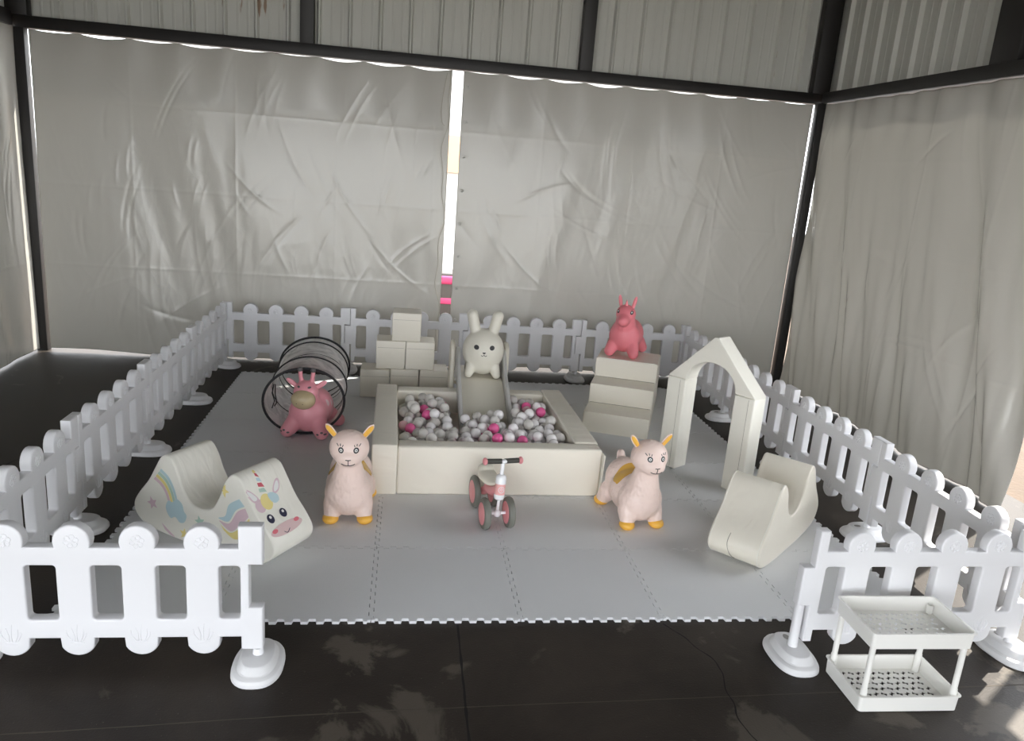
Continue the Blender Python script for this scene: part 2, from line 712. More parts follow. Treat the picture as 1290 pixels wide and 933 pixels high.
M = {}
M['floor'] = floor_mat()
M['siding'] = siding_mat()
M['tarp'] = tarp_mat('white_tarp', 0.25, 0.32)
M['tarp2'] = tarp_mat('white_tarp_folded', -0.5, 0.44)
M['steel'] = simple('dark_painted_steel', (0.012, 0.0105, 0.0105), 0.5, 0.05, 40, 0.3, 3)
M['ceil'] = simple('dark_roof', (0.09, 0.085, 0.08), 0.8)
M['ground'] = simple('pale_ground', (0.085, 0.058, 0.038), 0.9, 0.6, 30, 0.35, 5)
M['apron'] = simple('pale_concrete_apron', (0.50, 0.48, 0.45), 0.8, 0.2, 30, 0.1, 2)
M['fence'] = simple('white_plastic', (0.79, 0.79, 0.81), 0.42, 0.03, 90)
M['fenceb'] = simple('white_plastic_base', (0.77, 0.77, 0.78), 0.45, 0.06, 60, 0.05, 9)
M['mat'] = simple('grey_foam', (0.71, 0.72, 0.735), 0.55, 0.15, 260, 0.03, 3)
M['matw'] = simple('grey_foam_worn', (0.73, 0.74, 0.75), 0.55, 0.15, 260, 0.03, 3)
M['cream'] = vinyl('cream_vinyl', (0.84, 0.795, 0.69))
M['creamw'] = vinyl('pale_cream_vinyl', (0.88, 0.86, 0.775))
M['seam'] = simple('seam_thread', (0.30, 0.27, 0.22), 0.8)
M['white'] = simple('white_enamel', (0.85, 0.84, 0.80), 0.35)
M['wball'] = simple('white_ball', (0.92, 0.89, 0.895), 0.22, coat=0.2)
M['pball'] = simple('pink_ball', (0.86, 0.13, 0.36), 0.22, coat=0.2)
M['cball'] = clear_ball('clear_ball', (0.88, 0.85, 0.81), 0.66)
M['rball'] = clear_ball('clear_pink_ball', (0.85, 0.55, 0.58), 0.55)
M['wool'] = wool_mat('pale_pink_fleece', (0.86, 0.68, 0.61))
M['ysole'] = simple('yellow_rubber', (0.86, 0.47, 0.07), 0.3)
M['ysad'] = simple('ochre_rubber', (0.72, 0.42, 0.09), 0.25)
M['black'] = simple('black_paint', (0.012, 0.011, 0.012), 0.4)
M['eyew'] = simple('white_paint', (0.85, 0.84, 0.82), 0.35)
M['gpink'] = simple('dusty_pink_rubber', (0.80, 0.33, 0.38), 0.36)
M['upink'] = simple('coral_pink_rubber', (0.86, 0.24, 0.28), 0.42)
M['tan'] = simple('tan_rubber', (0.50, 0.40, 0.245), 0.22)
M['dgrey'] = simple('dark_grey_rubber', (0.11, 0.10, 0.10), 0.4)
M['spotw'] = simple('pale_pink_paint', (0.78, 0.58, 0.58), 0.4)
M['rabbit'] = simple('cream_rubber', (0.76, 0.73, 0.635), 0.4)
M['slideg'] = simple('grey_slide_plastic', (0.52, 0.51, 0.49), 0.4)
M['slidec'] = simple('cream_slide_plastic', (0.74, 0.70, 0.60), 0.42)
M['sheer'] = sheer_mat('sheer_white_fabric', (0.93, 0.91, 0.90), 0.80)
M['wire'] = simple('black_binding', (0.010, 0.010, 0.012), 0.6)
M['tyre'] = simple('grey_green_rubber', (0.175, 0.175, 0.15), 0.5)
M['grip'] = simple('charcoal_rubber', (0.055, 0.053, 0.045), 0.6)
M['tpink'] = simple('trike_pink', (0.80, 0.31, 0.33), 0.35)
M['tpale'] = simple('trike_pale_pink', (0.84, 0.42, 0.40), 0.4)
M['twhite'] = simple('trike_white', (0.86, 0.87, 0.89), 0.25, coat=0.4)
M['tseat'] = simple('trike_seat_cream', (0.75, 0.71, 0.60), 0.4)
for nm, c in dict(p_yellow=(0.85, 0.72, 0.28), p_blue=(0.52, 0.68, 0.72), p_green=(0.46, 0.63, 0.53), p_mauve=(0.73, 0.55, 0.60),
                  p_pink=(0.72, 0.52, 0.51), p_red=(0.62, 0.10, 0.13), p_navy=(0.022, 0.022, 0.055), p_rose=(0.72, 0.16, 0.20)).items():
    M[nm] = simple(nm, c, 0.42)
M['rope'] = simple('pale_rope', (0.55, 0.52, 0.45), 0.8)
M['grom'] = simple('grommet_metal', (0.75, 0.75, 0.72), 0.3, metal=0.6)
M['obldg'] = simple('white_stucco', (0.80, 0.79, 0.76), 0.9)
M['otan'] = simple('tan_panel', (0.72, 0.47, 0.30), 0.8)
M['opink'] = simple('hot_pink_plastic', (0.85, 0.10, 0.28), 0.4)
M['weed'] = simple('weed_green', (0.16, 0.20, 0.06), 0.7)
M['crack'] = simple('crack_dark', (0.006, 0.005, 0.005), 0.9)
M['joint'] = simple('joint_dust', (0.075, 0.063, 0.05), 0.9)

# ------------------------------------------------------------------ camera
f_px, yaw, pitch, roll = 969.926, -0.1489, 0.2519, -0.0784
cam_loc = Vector((-0.5341, -2.7688, 1.7887))
r0 = Vector((math.cos(yaw), math.sin(yaw), 0))
f0 = Vector((-math.sin(yaw), math.cos(yaw), 0))
upv = Vector((0, 0, 1))
fw = f0 * math.cos(pitch) - upv * math.sin(pitch)
dn = -(upv * math.cos(pitch) + f0 * math.sin(pitch))
rt = r0 * math.cos(roll) + dn * math.sin(roll)
dn2 = -r0 * math.sin(roll) + dn * math.cos(roll)
cam = bpy.data.cameras.new('camera')
cam.sensor_width = 36.0
cam.lens = f_px * 36.0 / 1290.0
cam.clip_start = 0.05
co = bpy.data.objects.new('camera', cam)
link(co)
Mc = Matrix((rt, -dn2, -fw)).transposed().to_4x4()
Mc.translation = cam_loc
co.matrix_world = Mc
SC.camera = co

# ------------------------------------------------------------------ room shell
XL, XR, YB = -3.67, 3.17, 4.22       # inner faces of the cladding
YF = -6.0
ZB0, ZB1 = 2.585, 2.675              # horizontal steel girt
ZC = 4.2
RO, LO = -.55, -2.0                # the right side is open from the tarp to RO, the left side from LO forward
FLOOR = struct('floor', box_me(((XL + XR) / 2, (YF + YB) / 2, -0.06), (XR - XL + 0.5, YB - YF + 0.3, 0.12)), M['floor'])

def ribbed(p0, p1, z0, z1, nrm, pitch=0.25, depth=0.035):
    """vertical trapezoid-ribbed sheet from p0 to p1, ribs stand out along nrm"""
    p0, p1, nrm = Vector((*p0, 0)), Vector((*p1, 0)), Vector((*nrm, 0))
    L = (p1 - p0).length
    d = (p1 - p0) / L
    prof = []
    s = 0.0
    while s < L:
        for ds, h in ((0, 0), (.070, 0), (.076, .003), (.088, .003), (.094, 0), (.150, 0), (.156, .003), (.168, .003), (.174, 0), (pitch - .042, 0), (pitch - .027, depth), (pitch - .014, depth)):
            if s + ds < L:
                prof.append((s + ds, h))
        s += pitch
    prof.append((L, 0))
    bm = bmesh.new()
    lo, hi, bk0, bk1 = [], [], [], []
    for s, h in prof:
        p = p0 + d * s + nrm * h
        lo.append(bm.verts.new((p.x, p.y, z0)))
        hi.append(bm.verts.new((p.x, p.y, z1)))
        p = p0 + d * s - nrm * 0.06
        bk0.append(bm.verts.new((p.x, p.y, z0)))
        bk1.append(bm.verts.new((p.x, p.y, z1)))
    for i in range(len(prof) - 1):
        bm.faces.new((lo[i], lo[i + 1], hi[i + 1], hi[i]))
        bm.faces.new((bk0[i], bk0[i + 1], bk1[i + 1], bk1[i]))
        bm.faces.new((lo[i], lo[i + 1], bk0[i + 1], bk0[i]))
        bm.faces.new((hi[i], hi[i + 1], bk1[i + 1], bk1[i]))
    bm.faces.new((lo[0], hi[0], bk1[0], bk0[0]))
    bm.faces.new((lo[-1], hi[-1], bk1[-1], bk0[-1]))
    return from_bm(bm, True, 20)

struct('wall_back', ribbed((XL - .12, YB + .06), (XR + .12, YB + .06), 2.60, ZC, (0, -1)), M['siding'])
def joined(a, b_):
    bm = bmesh.new()
    bm.from_mesh(a)
    bm.from_mesh(b_)
    return from_bm(bm, True, 20)
struct('wall_right', joined(ribbed((XR + .06, YB + .06), (XR + .06, YF), 2.60, ZC, (-1, 0)), ribbed((XR + .06, RO), (XR + .06, YF), 0, 2.63, (-1, 0))), M['siding'])  # lower siding past RO is unseen, added to hold back side light
struct('wall_left', joined(ribbed((XL - .06, YF), (XL - .06, YB + .06), 2.60, ZC, (1, 0)), ribbed((XL - .06, LO), (XL - .06, 1.2), 0, 2.63, (1, 0))), M['siding'])  # lower siding behind LO is unseen, added to keep light off the front
struct('ceiling', box_me(((XL + XR) / 2, (YF + YB) / 2, ZC + .05), (XR - XL + 0.6, YB - YF + 0.6, 0.1)), M['ceil'])
trim_n = [0]
def trim(c, s, bevel=0.004):
    trim_n[0] += 1
    return struct('trim_%d' % trim_n[0], box_me(c, s, None, bevel, 2), M['steel'])
trim(((XL + XR) / 2, YB - .02, (ZB0 + ZB1) / 2), (XR - XL - .02, .10, ZB1 - ZB0))
trim((XL + .03, (YF + YB) / 2 - .06, (ZB0 + ZB1) / 2 + .01), (.10, YB - YF - .16, ZB1 - ZB0 + .02))
trim((XR - .03, (YF + YB) / 2 - .06, (ZB0 + ZB1) / 2), (.10, YB - YF - .16, ZB1 - ZB0))
trim((XL + .09, YB - .05, ZB0 / 2 + 0), (.085, .075, ZB0))
trim((XR - .072, YB - .125, ZB0 / 2 + 0), (.075, .085, ZB0))
trim((XL + .08, YB - .03, (ZB1 + ZC) / 2), (.16, .09, ZC - ZB1))
trim((XR - .06, YB - .03, (ZB1 + ZC) / 2), (.16, .09, ZC - ZB1))
trim((-1.40, YB + .005, (ZB1 + ZC) / 2), (.11, .10, ZC - ZB1))
trim((0.945, YB + .005, (ZB1 + ZC) / 2), (.11, .10, ZC - ZB1))
trim((XR - .02, 1.93, (ZB1 + ZC) / 2), (.10, .24, ZC - ZB1))
trim((XL + .02, 1.2, ZC / 2), (.10, .14, ZC))
trim((XR + .02, .42, ZB0 / 2), (.07, .075, ZB0))
# dark ribs of the roof and front header close the building off behind the viewer
trim(((XL + XR) / 2, YF + .05, 3.4), (XR - XL, .12, 1.6))

# cracks and saw joints of the slab are part of the floor
def floor_line(name, pts, w, mat, wob=0.004, seed=0):
    bm = bmesh.new()
    P = catmull(pts, 24, False)
    prev = None
    for i, (x, y) in enumerate(P):
        a = P[max(i - 1, 0)]
        b = P[min(i + 1, len(P) - 1)]
        d = Vector((b[0] - a[0], b[1] - a[1]))
        d.normalize()
        n = Vector((-d.y, d.x))
        k = noise.noise(Vector((x * 9, y * 9, seed))) * wob
        ww = w * (0.45 + 0.9 * abs(noise.noise(Vector((x * 14, y * 14, seed + 5)))))
        q = Vector((x, y)) + n * k
        v1 = bm.verts.new((q.x + n.x * ww, q.y + n.y * ww, 0.0006))
        v2 = bm.verts.new((q.x - n.x * ww, q.y - n.y * ww, 0.0006))
        if prev:
            bm.faces.new((prev[0], prev[1], v2, v1))
        prev = (v1, v2)
    o = obj(name, from_bm(bm), mat, FLOOR)
    return o
floor_line('saw_joint', [(-3.2, -.65), (-1.704, -.589), (-.682, -.527), (.644, -.488), (1.935, -.452), (3.1, -.42)], .0035, M['joint'], .002)
floor_line('saw_joint', [(-.262, -.02), (-.264, -.4), (-.266, -.9)], .006, M['crack'], .003, 3)
floor_line('crack', [(.60, -.02), (.65, -.09), (.70, -.22), (.735, -.36), (.70, -.5), (.69, -.66), (.72, -.8)], .004, M['crack'], .02, 9)
floor_line('crack', [(-3.2, .9), (-2.8, 1.3), (-2.55, 1.9), (-2.3, 2.2)], .004, M['crack'], .03, 12)

# ------------------------------------------------------------------ tarps
import numpy as np
def tarp(name, label, p0, p1, zt, zb, nrm, seed, mat, lean=0.0, fold=1.0, diag=0.0, top_sag=True, nails=9, creases=80, mid=1.0):
    rg = np.random.default_rng(int(seed * 10))
    p0, p1, nrm = Vector((*p0, 0)), Vector((*p1, 0)), Vector((*nrm, 0))
    L = (p1 - p0).length
    d = (p1 - p0) / L
    H = zt - zb
    nx, nz = int(L / .0095), 250
    s = np.linspace(0, L, nx + 1)[None, :]
    v = np.linspace(0, 1, nz + 1)[:, None]
    z = zb + H * v
    sd = s + diag * (z - 1.2)
    a = np.zeros((nz + 1, nx + 1))
    def band(wl, amp, k, skew):
        out = 0
        for q in range(k):
            w = wl * rg.uniform(.6, 1.6)
            ph, sk, vp = rg.uniform(0, 6.3), rg.uniform(-skew, skew), rg.uniform(0, 6.3)
            out = out + np.sin(2 * np.pi * (sd + sk * (z - 1.2)) / w + ph + .7 * np.sin(z * rg.uniform(.6, 1.5) + vp)) * (.55 + .45 * np.sin(z * rg.uniform(.5, 1.6) + vp))
        return amp * out / math.sqrt(k)
    a += band(1.25, .016, 3, .06)
    low = np.clip((.80 - v) / .40, .12, 1) * (.55 + .45 * np.sin(s * 2.1 + seed) * np.sin(s * 5.3 + 2 * seed + z))
    a += band(.48, .0075 * mid, 4, .10) * (.6 + .4 * low)
    a += band(.21, .0036 * mid, 5, .16) * low
    a += band(.095, .0009 * mid, 5, .25) * low
    # sharp pleats and pulled creases: tapered ridges along short lines
    for q in range(creases):
        cl = rg.random()
        cs = rg.uniform(0, L)
        cz = zb + H * (rg.beta(1.3, 2.0) if cl < .8 else rg.uniform(.75, .98))
        ang_ = rg.normal(np.pi / 2 + (.25 if diag < 0 else -.15), .38)
        if rg.random() < .2:
            ang_ = rg.uniform(0, np.pi)
        ln = rg.uniform(.12, .50)
        wd = rg.uniform(.009, .020)
        am = rg.uniform(.0012, .0042) * (1 if rg.random() < .65 else -1)
        n2 = 2 if rg.random() < .4 else 1
        for r_i in range(n2):
            ds, dz = s - cs - r_i * rg.uniform(.04, .10), z - cz - r_i * rg.uniform(-.08, .08)
            t = ds * math.cos(ang_) + dz * math.sin(ang_)
            n_ = -ds * math.sin(ang_) + dz * math.cos(ang_) + .12 * t * t / ln
            a += am * np.exp(-np.abs(n_ / wd) ** 1.3) * np.clip(1 - (t / ln) ** 2, 0, 1) ** 1.5
    # fold lines from when the sheet lay packed
    for k in range(1, int(L / .82) + 1):
        a += .0016 * np.exp(-np.abs((s - k * .82 + .1) / .010))
    for k in range(1, 4):
        a += .0014 * np.exp(-np.abs((z - k * .66 - .1) / .009))
    amp = fold * np.minimum(1.0, .35 + 1.9 * (1 - v))
    off = a * amp
    u = s / L
    ph = (u * nails) % 1.0
    nsag = rg.uniform(.2, 1.3, nails + 1)[np.minimum((u * nails).astype(int), nails)]
    sag = (.020 if top_sag else .004) * np.sin(np.pi * ph) * nsag
    off = off + .008 * np.cos(2 * np.pi * ph) * np.clip((v - .84) / .16, 0, 1)
    zz = z - sag * np.clip((v - .75) / .25, 0, 1)
    hem = .004 + .022 * np.clip(np.sin(s * 2.3 + seed) * np.sin(s * .9 + 1), 0, 1)
    zz = zz + (1 - v) ** 8 * hem
    off = off + lean * (1 - v)
    P = np.zeros((nz + 1, nx + 1, 3))
    P[..., 0] = p0.x + d.x * s + nrm.x * off
    P[..., 1] = p0.y + d.y * s + nrm.y * off
    P[..., 2] = np.maximum(zz, .004)
    idx = np.arange((nz + 1) * (nx + 1)).reshape(nz + 1, nx + 1)
    F = np.stack([idx[:-1, :-1], idx[:-1, 1:], idx[1:, 1:], idx[1:, :-1]], -1).reshape(-1, 4)
    me = bpy.data.meshes.new('tarp')
    me.from_pydata(P.reshape(-1, 3).tolist(), [], F.tolist())
    me.shade_smooth()
    o = obj(name, me, mat)
    so = o.modifiers.new('thick', 'SOLIDIFY')
    so.thickness = 0.0015
    tag(o, label, 'tarp', 'tarpaulin walls under the steel girt')
    return o
tarp('tarpaulin_curtain', 'white tarpaulin sheet on the back wall left of the bright slit', (-3.50, 4.135), (-.20, 4.145), 2.575, .012, (0, -1), 1.3, M['tarp'], 0.03, 1.0, 0.12)
T2 = tarp('tarpaulin_curtain', 'white tarpaulin sheet on the back wall right of the bright slit, with grommets', (-.105, 4.145), (3.045, 4.135), 2.575, .012, (0, -1), 5.7, M['tarp'], 0.03, 0.85, -0.25)
tarp('tarpaulin_curtain', 'white tarpaulin hanging along the right side behind the fence', (3.14, 4.06), (3.14, 1.12), 2.58, .006, (-1, 0), 9.2, M['tarp2'], 0.015, 2.0, 0.22, False, 11, 26, 2.6)
tarp('tarpaulin_curtain', 'white tarpaulin at the left edge beside the dark corner post', (-3.62, 1.2), (-3.62, 4.14), 2.60, .012, (1, 0), 14.1, M['tarp2'], 0.02, 1.0, 0.1, False)
# metal grommets along the hem next to the slit (parts of that sheet)
for k in range(8):
    z = 2.45 - k * 0.285
    bm = bmesh.new()
    add_tube(bm, [(-.065 + .011 * math.cos(2 * PI * q / 14), 4.088 - .001, z + .011 * math.sin(2 * PI * q / 14)) for q in range(14)], .004, 6, True)
    g = obj('grommet', from_bm(bm), M['grom'], T2)
# thin rope tied along the left sheet's edge
bm = bmesh.new()
rp = []
for k in range(60):
    t = k / 59
    rp.append((-.235 + .02 * math.sin(t * 17) + .012 * math.sin(t * 41 + 1), 4.07 + .006 * math.sin(t * 23), 2.56 - t * 2.55))
add_tube(bm, rp, .0035, 6)
rp2 = [(-.245 - .035 * math.sin(PI * k / 20), 4.066, 2.54 - .42 * math.sin(PI * k / 40) * 1.0) for k in range(21)]
add_tube(bm, rp2, .0035, 6)
tag(obj('tie_rope', from_bm(bm), M['rope']), 'thin pale rope hanging down the edge of the slit in the back wall', 'rope')

# ------------------------------------------------------------------ outside the building
struct('outdoor_ground', box_me((0, 12, -.10), (60, 35.8, .1)), M['ground'])
struct('outdoor_apron', box_me((0, -21, -.10), (60, 30, .1)), M['apron'])
b = thing('neighbour_building', 'sunlit white building outside, seen through the bright slit', 'building', (0, 9.6, -.05))
obj('facade', box_me((0, .2, 2.0), (9, .4, 4.0)), M['obldg'], b)
obj('tan_panel', box_me((-.02, -.02, 2.03), (.9, .05, .55)), M['otan'], b)
b = thing('storage_crate', 'hot pink plastic crate outside, seen low through the slit', 'crate', (-.02, 6.1, -.05))
obj('bin', box_me((0, 0, .34), (.5, .36, .68), None, .03), M['dgrey'], b)
obj('lid', box_me((0, 0, .60), (.54, .40, .10), None, .03), M['opink'], b)
obj('band', box_me((0, 0, .36), (.515, .375, .07), None, .01), M['opink'], b)

def weed(x, y, s, label):
    bm = bmesh.new()
    for k in range(70):
        a = random.uniform(0, 2 * PI)
        r = random.uniform(.0, .16) * s
        h = random.uniform(.03, .13) * s
        bx, by = r * math.cos(a), r * math.sin(a)
        tx, ty = bx + random.uniform(-.07, .07) * s, by + random.uniform(-.07, .07) * s
        w = .012 * s
        v = [bm.verts.new(p) for p in ((bx - w * .4, by, 0), (bx + w * .4, by, 0), ((bx + tx) / 2 + w, (by + ty) / 2, h * .6), (tx, ty, h), ((bx + tx) / 2 - w, (by + ty) / 2, h * .6))]
        bm.faces.new(v)
    o = obj('weed_clump', from_bm(bm), M['weed'], None, (x, y, -.05))
    tag(o, label, 'weed', 'weeds outside the right edge')
weed(3.56, 1.22, 1.0, 'low weeds in the sun, nearest the tarpaulin hem at right')
weed(4.05, 1.62, 0.9, 'low weeds in the sun, farther out behind the tarpaulin hem at right')
# ------------------------------------------------------------------ foam mats
S = 0.61
TH = 0.012
def wave(t, sgn):
    pass
def edge_pts(t0, t1, off, gap):
    """points of a toothed seam along one tile side, (t, height)"""
    n = 20
    out = []
    p = S / n
    d = 0.0095
    for k in range(n):
        a = k * p
        hi = d if k % 2 == 0 else -d
        if k == 0:
            out.append((0.0, 0.0)); out.append((p * .5, 0.0)); out.append((p * .5, hi)); out.append((p * .93, hi)); continue
        sl = p * .07
        if k == n - 1:
            out.append((a + sl, hi)); out.append((a + p * .5, hi)); out.append((a + p * .5, 0.0)); out.append((S, 0.0)); continue
        out.append((a + sl * (1 if hi > 0 else 1), hi)); out.append((a + p - sl, hi))
    return out
E0 = edge_pts(0, 1, 0, 0)
ordn = ['first', 'second', 'third', 'fourth', 'fifth', 'sixth']
for j in range(6):
    for i in range(6):
        g = 0.0016
        x0, y0 = (i - 3) * S, j * S
        bot = [(x0 + t, y0 + h + g) for t, h in E0]
        top = [(x0 + t, y0 + S + h - g) for t, h in E0]
        lef = [(x0 + h + g, y0 + t) for t, h in E0]
        rig = [(x0 + S + h - g, y0 + t) for t, h in E0]
        poly = bot[1:-1] + [(x0 + S - g, y0 + g)] + rig[1:-1] + [(x0 + S - g, y0 + S - g)] + top[1:-1][::-1] + [(x0 + g, y0 + S - g)] + lef[1:-1][::-1] + [(x0 + g, y0 + g)]
        bm = bmesh.new()
        vs = [bm.verts.new((x, y, 0.0)) for x, y in poly]
        fc = bm.faces.new(vs)
        r = bmesh.ops.extrude_face_region(bm, geom=[fc])
        nv = [e for e in r['geom'] if isinstance(e, bmesh.types.BMVert)]
        bmesh.ops.translate(bm, vec=(0, 0, TH + random.uniform(-.001, .0006)), verts=nv)
        me = from_bm(bm, False)
        o = obj('foam_floor_tile', me, M['mat'] if (i * 7 + j * 3) % 4 else M['matw'])
        row = 'front row' if j == 0 else ('back row' if j == 5 else ordn[j] + ' row from the front')
        tag(o, 'grey interlocking foam tile, %s from the left in the %s' % (ordn[i], row), 'mat', 'grey foam floor tiles')

# ------------------------------------------------------------------ picket fence
PL = 1.015
PC = [0.212, 0.4195, 0.627, 0.834]
def arc(cx, cy, r, a0, a1, n=10):
    return [(cx + r * math.cos(R(a0 + (a1 - a0) * k / n)), cy + r * math.sin(R(a0 + (a1 - a0) * k / n))) for k in range(n + 1)]
def panel_outline():
    o = []
    zt, zb = .476, .135
    # top edge, left -> right
    o += [(.022, .56), (.066, .56), (.066, zt)]
    for c in PC:
        o += [(c - .056, zt)] + arc(c, .497, .06, 200, -20, 12)[1:-1] + [(c + .056, zt)]
    o += [(PL - .062, zt), (PL - .062, .56), (PL + .020, .56), (PL + .020, .415), (PL - .026, .415), (PL - .026, .25), (PL + .020, .25), (PL + .020, .085), (PL - .055, .085), (PL - .055, zb)]
    for c in reversed(PC):
        o += [(c + .056, zb)] + arc(c, .128, .06, -15, -165, 12)[1:-1] + [(c - .056, zb)]
    o += [(.066, zb), (.066, .085), (.030, .085), (.030, .244), (-.024, .244), (-.024, .408), (.022, .408)]
    return o
holes = [rrect(.072, PC[0] - .055, .207, .41)]
for a, c in zip(PC, PC[1:]):
    holes.append(rrect(a + .055, c - .055, .207, .41))
holes.append(rrect(PC[-1] + .055, PL - .056, .207, .41))
PANEL = curve2d([panel_outline()] + holes, .0225, .007, 3, XZ)
def flower_me(c, side):
    bm = bmesh.new()
    for k in range(6):
        a = 2 * PI * k / 6 + .3
        add_tube(bm, [(c + .0155 * math.cos(a) + .0085 * math.cos(a + 2 * PI * q / 14), side * .0228, .50 + .0155 * math.sin(a) + .0085 * math.sin(a + 2 * PI * q / 14)) for q in range(14)], .0021, 6, True)
    add_ell(bm, (c, side * .0222, .50), (.0085, .0042, .0075), None, 14, 8)
    return from_bm(bm)
def grass_me(c, side):
    bm = bmesh.new()
    for x0, x1, z1, bend in ((-.016, -.034, .168, -.006), (-.010, -.018, .178, .004), (0.0, .002, .19, -.003), (.010, .020, .172, .003), (.016, .030, .160, .006)):
        P = catmull([(c + x0, side * .0226, .125), (c + (x0 + x1) / 2 + bend, side * .0228, .148), (c + x1, side * .0226, z1)], 6, False)
        add_tube(bm, P, [.0026 - .0014 * q / (len(P) - 1) for q in range(len(P))], 6)
    add_tube(bm, [(c - .022, side * .0226, .118), (c + .022, side * .0226, .118)], .0012, 6)
    return from_bm(bm)
REL = {}
for sd in (1, -1):
    REL[sd] = [(flower_me(c, sd), grass_me(c, sd)) for c in PC]
def panel(p0, p1, label, reliefs=True, face=-1):
    p0, p1 = Vector(p0), Vector(p1)
    d = p1 - p0
    t = obj('picket_fence', PANEL, M['fence'], None, (p0.x, p0.y, 0), (0, 0, math.atan2(d.y, d.x)))
    t.scale = (d.length / PL, 1, 1)
    tag(t, label, 'fence', 'white plastic picket fence panels')
    if reliefs:
        for fm, gm in REL[face]:
            obj('flower_relief', fm, M['fence'], t)
            obj('grass_relief', gm, M['fence'], t)
    return t
# foot: long rounded plate with a raised step, and the pole that the panels hook on
def foot_mesh():
    bm = bmesh.new()
    rings = []
    n = 40
    for (sx, sy, z, sh) in ((.085, .128, 0, 0), (.090, .133, .006, 0), (.089, .132, .016, 0), (.083, .126, .026, 0), (.074, .117, .031, 0), (.069, .111, .032, 0), (.065, .105, .036, 0), (.058, .094, .054, 0), (.054, .088, .058, 0), (.048, .080, .059, 0), (.02, .03, .0575, 0)):
        ring = []
        for k in range(n):
            a = 2 * PI * k / n
            ca, sa = math.cos(a), math.sin(a)
            ex = 0.78
            ring.append(bm.verts.new((sx * math.copysign(abs(ca) ** ex, ca), sy * math.copysign(abs(sa) ** ex, sa), z)))
        rings.append(ring)
    for A, B in zip(rings, rings[1:]):
        for k in range(n):
            bm.faces.new((A[k], A[(k + 1) % n], B[(k + 1) % n], B[k]))
    bm.faces.new(rings[0])
    bm.faces.new(rings[-1])
    return from_bm(bm, True, 25)
FOOT = foot_mesh()
SLOT = curve2d([circ(0, .052, .012, .018)], .0008, 0, 0, Matrix.Translation((0, 0, .0592)))
M['slot'] = simple('shaded_slot_plastic', (.30, .29, .28), .7)
POLE = lathe_me([(0, .05), (.021, .05), (.019, .07), (.018, .245), (0, .245)], 18)
POLE2 = lathe_me([(0, .05), (.021, .05), (.019, .06), (.018, .082), (0, .082)], 18)
HOLE = None
def foot(x, y, rz, label, tall=False):
    t = thing('fence_stand', label, 'fence stand', (x, y, 0), rz, 'white feet of the picket fence')
    obj('base', FOOT, M['fenceb'], t)
    obj('filler_slot', SLOT, M['slot'], t)
    obj('pole', POLE if tall else POLE2, M['fence'], t)
    return t
XF, YR = 2.02, 3.84
lj = [(-2.01, YR - PL * k) for k in range(5)]
for k in range(4):      # left run: walking from front to back
    lab = ['white picket panel in the left run, the one in the far back corner', 'white picket panel in the left run, second from the back corner',
           'white picket panel in the left run, beside the unicorn rocker\'s tail', 'white picket panel at the left edge, nearest the camera in the left run'][k]
    panel(lj[k + 1], lj[k], lab, True, -1)
bj = [(-2.01 + PL * k, YR + .015) for k in range(5)]
for k, lab in enumerate(['white picket panel in the back run, behind the play tunnel', 'white picket panel in the back run, behind the stacked cubes',
                         'white picket panel in the back run, behind the slide and rabbit', 'white picket panel in the back run, behind the pink horse']):
    panel(bj[k], bj[k + 1], lab, True, -1)
rj = [(XF + .01, YR - 1.01 * k) for k in range(5)]
for k, lab in enumerate(['white picket panel in the right run, farthest back beside the steps', 'white picket panel in the right run, seen behind the arch',
                         'white picket panel in the right run, behind the plain rocker', 'white picket panel in the right run, nearest the front corner']):
    panel(rj[k], rj[k + 1], lab, True, -1)
FLJ = ((-2.005, -.27), (-.995, -.27))
FRJ = ((1.052, -.26), (2.02, -.25))
panel(*FLJ, 'large white picket panel at front left, in front of the unicorn rocker', True, -1)
panel(*FRJ, 'white picket panel at front right, standing behind the two-tier shelf', True, -1)
fl = [('white foot under the back left corner of the fence', bj[0], PI / 2 - .5),
      ('white foot of the left fence run, second from the back corner', lj[1], PI / 2), ('white foot of the left fence run, third from the back corner', lj[2], PI / 2),
      ('white foot of the left fence run, half hidden by the front panel', lj[3], PI / 2), ('white foot under the front left corner of the fence at the photo edge', lj[4], PI / 2),
      ('white foot under the back fence between tunnel and cubes', bj[1], 0), ('white foot under the back fence behind the slide', bj[2], 0),
      ('white foot under the back fence left of the steps', bj[3], 0), ('white foot under the back right corner of the fence', bj[4], 0),
      ('white foot of the right fence run seen through the arch opening', rj[1], PI / 2), ('white foot of the right fence run beside the cream rocker', rj[3], PI / 2),
      ('white foot of the right fence run behind the right arch pillar', rj[2], PI / 2)]
for lab, (x, y), rz in fl:
    foot(x, y, rz, lab)
foot(-.995, -.27, 0.0, 'white foot holding the free end of the front left panel')
foot(1.052, -.26, 0.0, 'white foot holding the free end of the front right panel', True)
foot(2.02, -.25, 0.15, 'white foot in the sun under the front right corner of the fence')

